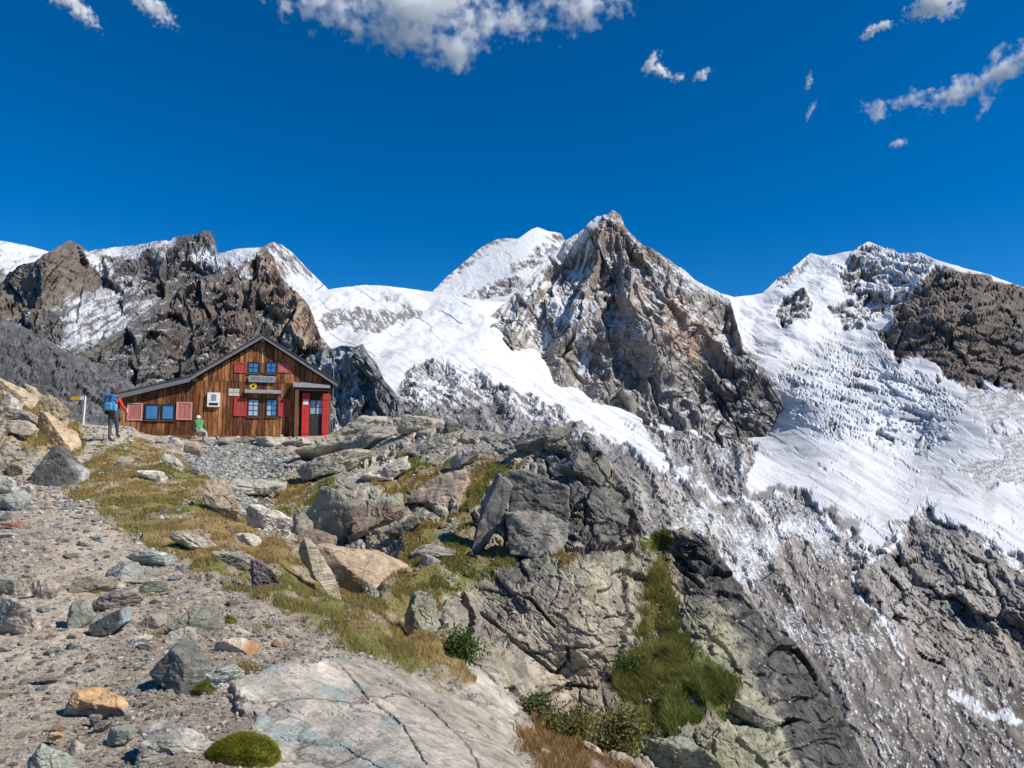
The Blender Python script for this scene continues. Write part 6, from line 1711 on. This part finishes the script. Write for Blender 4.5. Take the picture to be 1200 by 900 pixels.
def shrub(label, px0, px1, py0, py1, colr, seed, n=3600, leaf=.026):
    r2 = np.random.default_rng(seed)
    pc = (px0 + px1) / 2
    g = ground(pc, py1 - 4)
    D = g[1]
    w, h = (px1 - px0) / F_PX * D, (py1 - py0) / F_PX * D
    base = empty("shrub", (g[0], g[1], g[2]))
    ns = 26
    tips, V, Fc = [], [], []
    for k in range(ns):
        a = r2.uniform(0, 2 * np.pi)
        rr = np.sqrt(r2.random())
        tip = np.array([np.cos(a) * rr * w / 2, np.sin(a) * rr * w * .3, h * r2.uniform(.55, 1.0) * (1 - .45 * rr ** 2)])
        root = np.array([tip[0] * .35, tip[1] * .35, -.03])
        s = .006
        i = len(V)
        for q, ss in ((root, s), (tip, s * .4)):
            V += [q + [ss, 0, 0], q + [-ss * .5, ss * .87, 0], q + [-ss * .5, -ss * .87, 0]]
        Fc += [(i + a_, i + (a_ + 1) % 3, i + 3 + (a_ + 1) % 3, i + 3 + a_) for a_ in range(3)]
        tips.append((root, tip))
    link("stems", mesh_from("stems", np.array(V), np.array(Fc), np.tile([.11, .08, .05], (len(V), 1))), M_BLADE, base)
    k = r2.integers(0, ns, n)
    t = r2.uniform(.25, 1.05, n)[:, None]
    R0, T0 = np.array([q[0] for q in tips])[k], np.array([q[1] for q in tips])[k]
    c = R0 + (T0 - R0) * t + r2.normal(0, .06, (n, 3)) * np.array([1.2, 1.2, .8])
    d1 = r2.normal(size=(n, 3)); d1 /= np.linalg.norm(d1, axis=1, keepdims=True)
    d2 = np.cross(d1, r2.normal(size=(n, 3))); d2 /= np.linalg.norm(d2, axis=1, keepdims=True)
    L = leaf * r2.uniform(.6, 1.3, n)[:, None]
    Vl = np.stack([c - d1 * L, c + d2 * L * .45, c + d1 * L, c - d2 * L * .45], 1).reshape(-1, 3)
    Fl = np.arange(n)[:, None] * 4 + np.arange(4)
    cl = np.repeat(colr * r2.uniform(.55, 1.5, n)[:, None], 4, 0)
    fo = link("foliage", mesh_from("foliage", Vl, Fl, cl), M_BLADE, base)
    fo["kind"] = "stuff"
    return tag(base, label, "shrub")
shrub("dark green leafy shrub in the shadowed corner under the big crag", 514, 554, 748, 784, np.array([.085, .135, .035]), 1, 1800)
shrub("yellowish willow shrub at the foot of the big crag face", 640, 704, 836, 882, np.array([.20, .185, .06]), 2, 3000)
shrub("taller yellow-green willow shrub beside the gully grass", 690, 764, 828, 884, np.array([.21, .20, .07]), 3, 3600)
shrub("small bright green shrub low in the gully", 722, 756, 776, 806, np.array([.10, .16, .04]), 4, 1300)
shrub("small yellow-green shrub under the crag's lowest corner", 606, 646, 822, 850, np.array([.12, .15, .045]), 5, 1300)

# gravel: far too many pieces to count
def gravel_mesh(name, mask, n, smin, smax, pal, label, pw=2.6, tiny=False):
    v0, f0 = ico(1) if not tiny else (np.array([(1, 0, 0), (-1, 0, 0), (0, 1, 0), (0, -1, 0), (0, 0, 1), (0, 0, -1.0)]), np.array([(0, 2, 4), (2, 1, 4), (1, 3, 4), (3, 0, 4), (2, 0, 5), (1, 2, 5), (3, 1, 5), (0, 3, 5)]))
    p, r, c = grid_sample(mask * inview, n, rg)
    D = p[:, 1]
    s = (smin + (smax - smin) * rg.random(n) ** pw) / F_PX * D
    rad = 1 + rg.uniform(-.32, .3, (n, len(v0)))
    sc = np.stack([rg.uniform(.7, 1.3, n), rg.uniform(.7, 1.3, n), rg.uniform(.35, .8, n)], 1) * s[:, None] / 2
    V = v0[None] * rad[..., None] * sc[:, None, :]
    a = rg.random(n) * 2 * np.pi
    ca, sa = np.cos(a)[:, None], np.sin(a)[:, None]
    V = np.stack([V[..., 0] * ca - V[..., 1] * sa, V[..., 0] * sa + V[..., 1] * ca, V[..., 2]], -1) + (p + np.array([0, 0, 1]) * (.15 * s)[:, None])[:, None]
    Fc = (f0[None] + (np.arange(n) * len(v0))[:, None, None]).reshape(-1, 3)
    cl = np.array(pal)[rg.integers(0, len(pal), n)] * rg.uniform(.75, 1.5, n)[:, None]
    o = link(name, mesh_from(name, V.reshape(-1, 3), Fc, np.repeat(cl, len(v0), 0), {"rock": np.zeros(n * len(v0))}), MAT_GROUND)
    return tag(o, label, "gravel", None, "stuff")
PALG = [(.46, .42, .36), (.38, .335, .28), (.33, .305, .27), (.29, .26, .225), (.42, .39, .34), (.24, .205, .17), (.30, .30, .27), (.36, .28, .22), (.38, .335, .27), (.19, .185, .175)]
loose = (1 - np.maximum(rock, slab)) * (1 - grass) * (1 - .75 * lrock)
gravel_mesh("gravel", loose * (1 - .6 * path) * (FPY > 560) * (1 - gravel), 21000, 1.0, 7.0, PALG, "loose gravel and stone chips strewn over the path")
gravel_mesh("gravel", loose * (FPY > 520) * (.35 + sstep(-.1, .5, fbm(FP.reshape(-1, 3) / .6 + 21, 3)).reshape(sh)), 42000, .9, 2.6, [(.50, .46, .40), (.42, .385, .33), (.36, .32, .27), (.30, .265, .225), (.24, .215, .185), (.55, .52, .47)], "fine pale grit covering the path", 1.6, True)
gravel_mesh("gravel", gravel + .15 * loose * (FPY < 600) * (FPX < 345), 6500, 1.6, 6.5, [(.25, .255, .24), (.19, .195, .185), (.33, .33, .31), (.36, .34, .3), (.15, .155, .15)], "grey-green rubble filling the bowl in front of the hut", 1.8)
gravel_mesh("gravel", grass * bare + .04 * rock + .02 * slab, 2600, 1.2, 6.0, PALG, "stone chips caught in the grass and on ledges")
# ------------------------------------------------------------------ clouds: real volumes high behind the summits
def cloud(label, blobs, dist, dens, wisp=1.0, seed=0.0, nscale=1.0, cut=0.0):
    """blobs: (px, py, rx px, ry px, tilt deg) puffs seen at the given distance; one closed hull, density broken up by noise"""
    unit = dist / F_PX                                        # metres per photograph pixel out there
    x0 = min(b[0] - b[2] * 1.15 for b in blobs); x1 = max(b[0] + b[2] * 1.15 for b in blobs)
    y0 = min(b[1] - max(b[3], b[2] * abs(math.sin(math.radians(b[4])))) * 1.2 for b in blobs); y1 = max(b[1] + max(b[3], b[2] * abs(math.sin(math.radians(b[4])))) * 1.2 for b in blobs)
    c = at((x0 + x1) / 2, (y0 + y1) / 2, dist)
    rad = math.hypot(*c[:2]); el = math.atan2(c[2], rad); az = math.atan2(c[0], c[1])
    rng_ = np.linalg.norm(c) / F_PX / math.hypot(1, ((x0 + x1) / 2 - CX) / F_PX, (CY - (y0 + y1) / 2) / F_PX)
    # local frame: x right, y away, z up (tilted back like the line of sight)
    R = Matrix.Rotation(-az, 3, 'Z') @ Matrix.Rotation(el, 3, 'X')
    def loc(px, py):
        return R.transposed() @ Vector((at(px, py, dist) - c).tolist())
    items, V, Fc = [], [], []
    for bx_, by_, rx, ry, tl in blobs:
        p = loc(bx_, by_); p.y = 0
        items.append((p, rx * rng_, ry * rng_, math.radians(tl)))
    # hull: box round all puffs
    ex = max(abs(p.x) + a for p, a, b, t in items) * 1.1
    ez = max(abs(p.z) + max(b, a * abs(math.sin(t))) for p, a, b, t in items) * 1.15
    ey = max(b for p, a, b, t in items) * 1.1
    m = bpy.data.materials.new("cloud_vapour"); m.use_nodes = True
    n, l = m.node_tree.nodes, m.node_tree.links
    n.remove(n["Principled BSDF"])
    tc = n.new("ShaderNodeTexCoord")
    nz0 = N(n, "ShaderNodeTexNoise", Scale=1.0 * nscale / ey, Detail=3.0); 
    sh_ = N(n, "ShaderNodeVectorMath", operation='ADD'); sh_.inputs[1].default_value = (seed * ey, 0, seed * 2 * ey)
    l.new(tc.outputs["Object"], sh_.inputs[0]); l.new(sh_.outputs[0], nz0.inputs["Vector"])
    wm = N(n, "ShaderNodeVectorMath", operation='MULTIPLY_ADD'); 
    l.new(nz0.outputs["Color"], wm.inputs[0]); wm.inputs[1].default_value = (ey * 1.7,) * 3
    l.new(tc.outputs["Object"], wm.inputs[2])
    wo = N(n, "ShaderNodeVectorMath", operation='SUBTRACT'); l.new(wm.outputs[0], wo.inputs[0]); wo.inputs[1].default_value = (ey * .85,) * 3
    last = None
    for p, a, b, t in items:
        mp = n.new("ShaderNodeMapping"); mp.vector_type = 'TEXTURE'
        mp.inputs["Location"].default_value = p; mp.inputs["Rotation"].default_value = (0, -t, 0); mp.inputs["Scale"].default_value = (a, b, b)
        l.new(wo.outputs[0], mp.inputs[0])
        ln = N(n, "ShaderNodeVectorMath", operation='LENGTH'); l.new(mp.outputs[0], ln.inputs[0])
        if last is None:
            last = ln.outputs["Value"]
        else:
            mn = N(n, "ShaderNodeMath", operation='SMOOTH_MIN'); mn.inputs[2].default_value = .35
            l.new(last, mn.inputs[0]); l.new(ln.outputs["Value"], mn.inputs[1]); last = mn.outputs[0]
    nz = N(n, "ShaderNodeTexNoise", Scale=3.0 * nscale / ey, Detail=9.0, Roughness=.62); l.new(sh_.outputs[0], nz.inputs["Vector"])
    # density = clamp(noise * k + (1 - r) ...)
    s1 = N(n, "ShaderNodeMath", operation='MULTIPLY_ADD'); l.new(nz.outputs["Fac"], s1.inputs[0]); s1.inputs[1].default_value = 3.6 * wisp; s1.inputs[2].default_value = .84 - 1.8 * wisp - cut
    s2 = N(n, "ShaderNodeMath", operation='SUBTRACT'); l.new(s1.outputs[0], s2.inputs[0]); l.new(last, s2.inputs[1])
    mr = N(n, "ShaderNodeMapRange"); mr.inputs["From Min"].default_value = 0; mr.inputs["From Max"].default_value = 1.1; mr.inputs["To Max"].default_value = 1.0
    l.new(s2.outputs[0], mr.inputs["Value"])
    vs = N(n, "ShaderNodeVolumeScatter"); vs.inputs["Color"].default_value = (1, 1, 1, 1); vs.inputs["Anisotropy"].default_value = -0.3
    pw = N(n, "ShaderNodeMath", operation='POWER'); l.new(mr.outputs[0], pw.inputs[0]); pw.inputs[1].default_value = 1.9
    ml = N(n, "ShaderNodeMath", operation='MULTIPLY'); l.new(pw.outputs[0], ml.inputs[0]); ml.inputs[1].default_value = dens * 3.6 / ey
    l.new(ml.outputs[0], vs.inputs["Density"]); l.new(vs.outputs[0], n["Material Output"].inputs["Volume"])
    o = box("cloud", -ex, ex, -ey, ey, -ez, ez, m)
    o.location = c; o.rotation_euler = R.to_euler()
    return tag(o, label, "cloud")
cloud("large ragged white cloud cut by the top edge of the picture", [(500, -2, 95, 42, 6), (470, 38, 75, 26, -12), (535, 52, 45, 26, 20), (590, 28, 50, 24, 14), (390, 14, 70, 18, -8), (690, 12, 55, 22, 16), (640, 8, 40, 16, 0)], 7000, 8.0, 1.0, 1.0)
cloud("small white cloud by the top edge on the right", [(1098, 4, 36, 20, 0), (1085, 12, 24, 11, 0)], 7000, 9.0, .7, 2.0)
cloud("long white cloud streak slanting up to the right edge", [(1180, 82, 46, 17, 22), (1120, 108, 42, 15, 14), (1065, 118, 36, 11, 6), (1020, 130, 18, 13, -10), (1215, 62, 30, 20, 20), (1152, 122, 18, 8, 70), (1165, 66, 20, 7, 30)], 7000, 9.0, .75, 3.0)
cloud("thin pale cloud wisp at the top left", [(90, 8, 30, 14, -35), (60, -6, 34, 10, 0)], 7000, 4.0, .9, 4.0)
cloud("thin cloud wisp beside the first one at the top left", [(176, 6, 34, 13, -28), (185, 20, 14, 8, -40)], 7000, 4.0, .9, 5.0)
cloud("little cloud puff right of the large ragged cloud", [(762, 74, 16, 9, 50), (774, 84, 16, 8, -30), (796, 90, 11, 6, 10), (823, 87, 15, 6, 32)], 7000, 6.0, .8, 6.0, .7)
cloud("tiny cloud puff left of the upper right cloud", [(1018, 38, 14, 7, 30), (1034, 31, 14, 6, 8)], 7000, 7.0, .7, 7.0, .7)
cloud("faint wisp below the long cloud streak", [(1052, 168, 13, 6, 0)], 7000, 1.5, .7, 8.0, .6)
cloud("faint upright wisp in the blue left of the long streak", [(948, 97, 14, 5, 75), (950, 130, 15, 5, 58)], 7000, 1.2, .7, 9.0, .6)
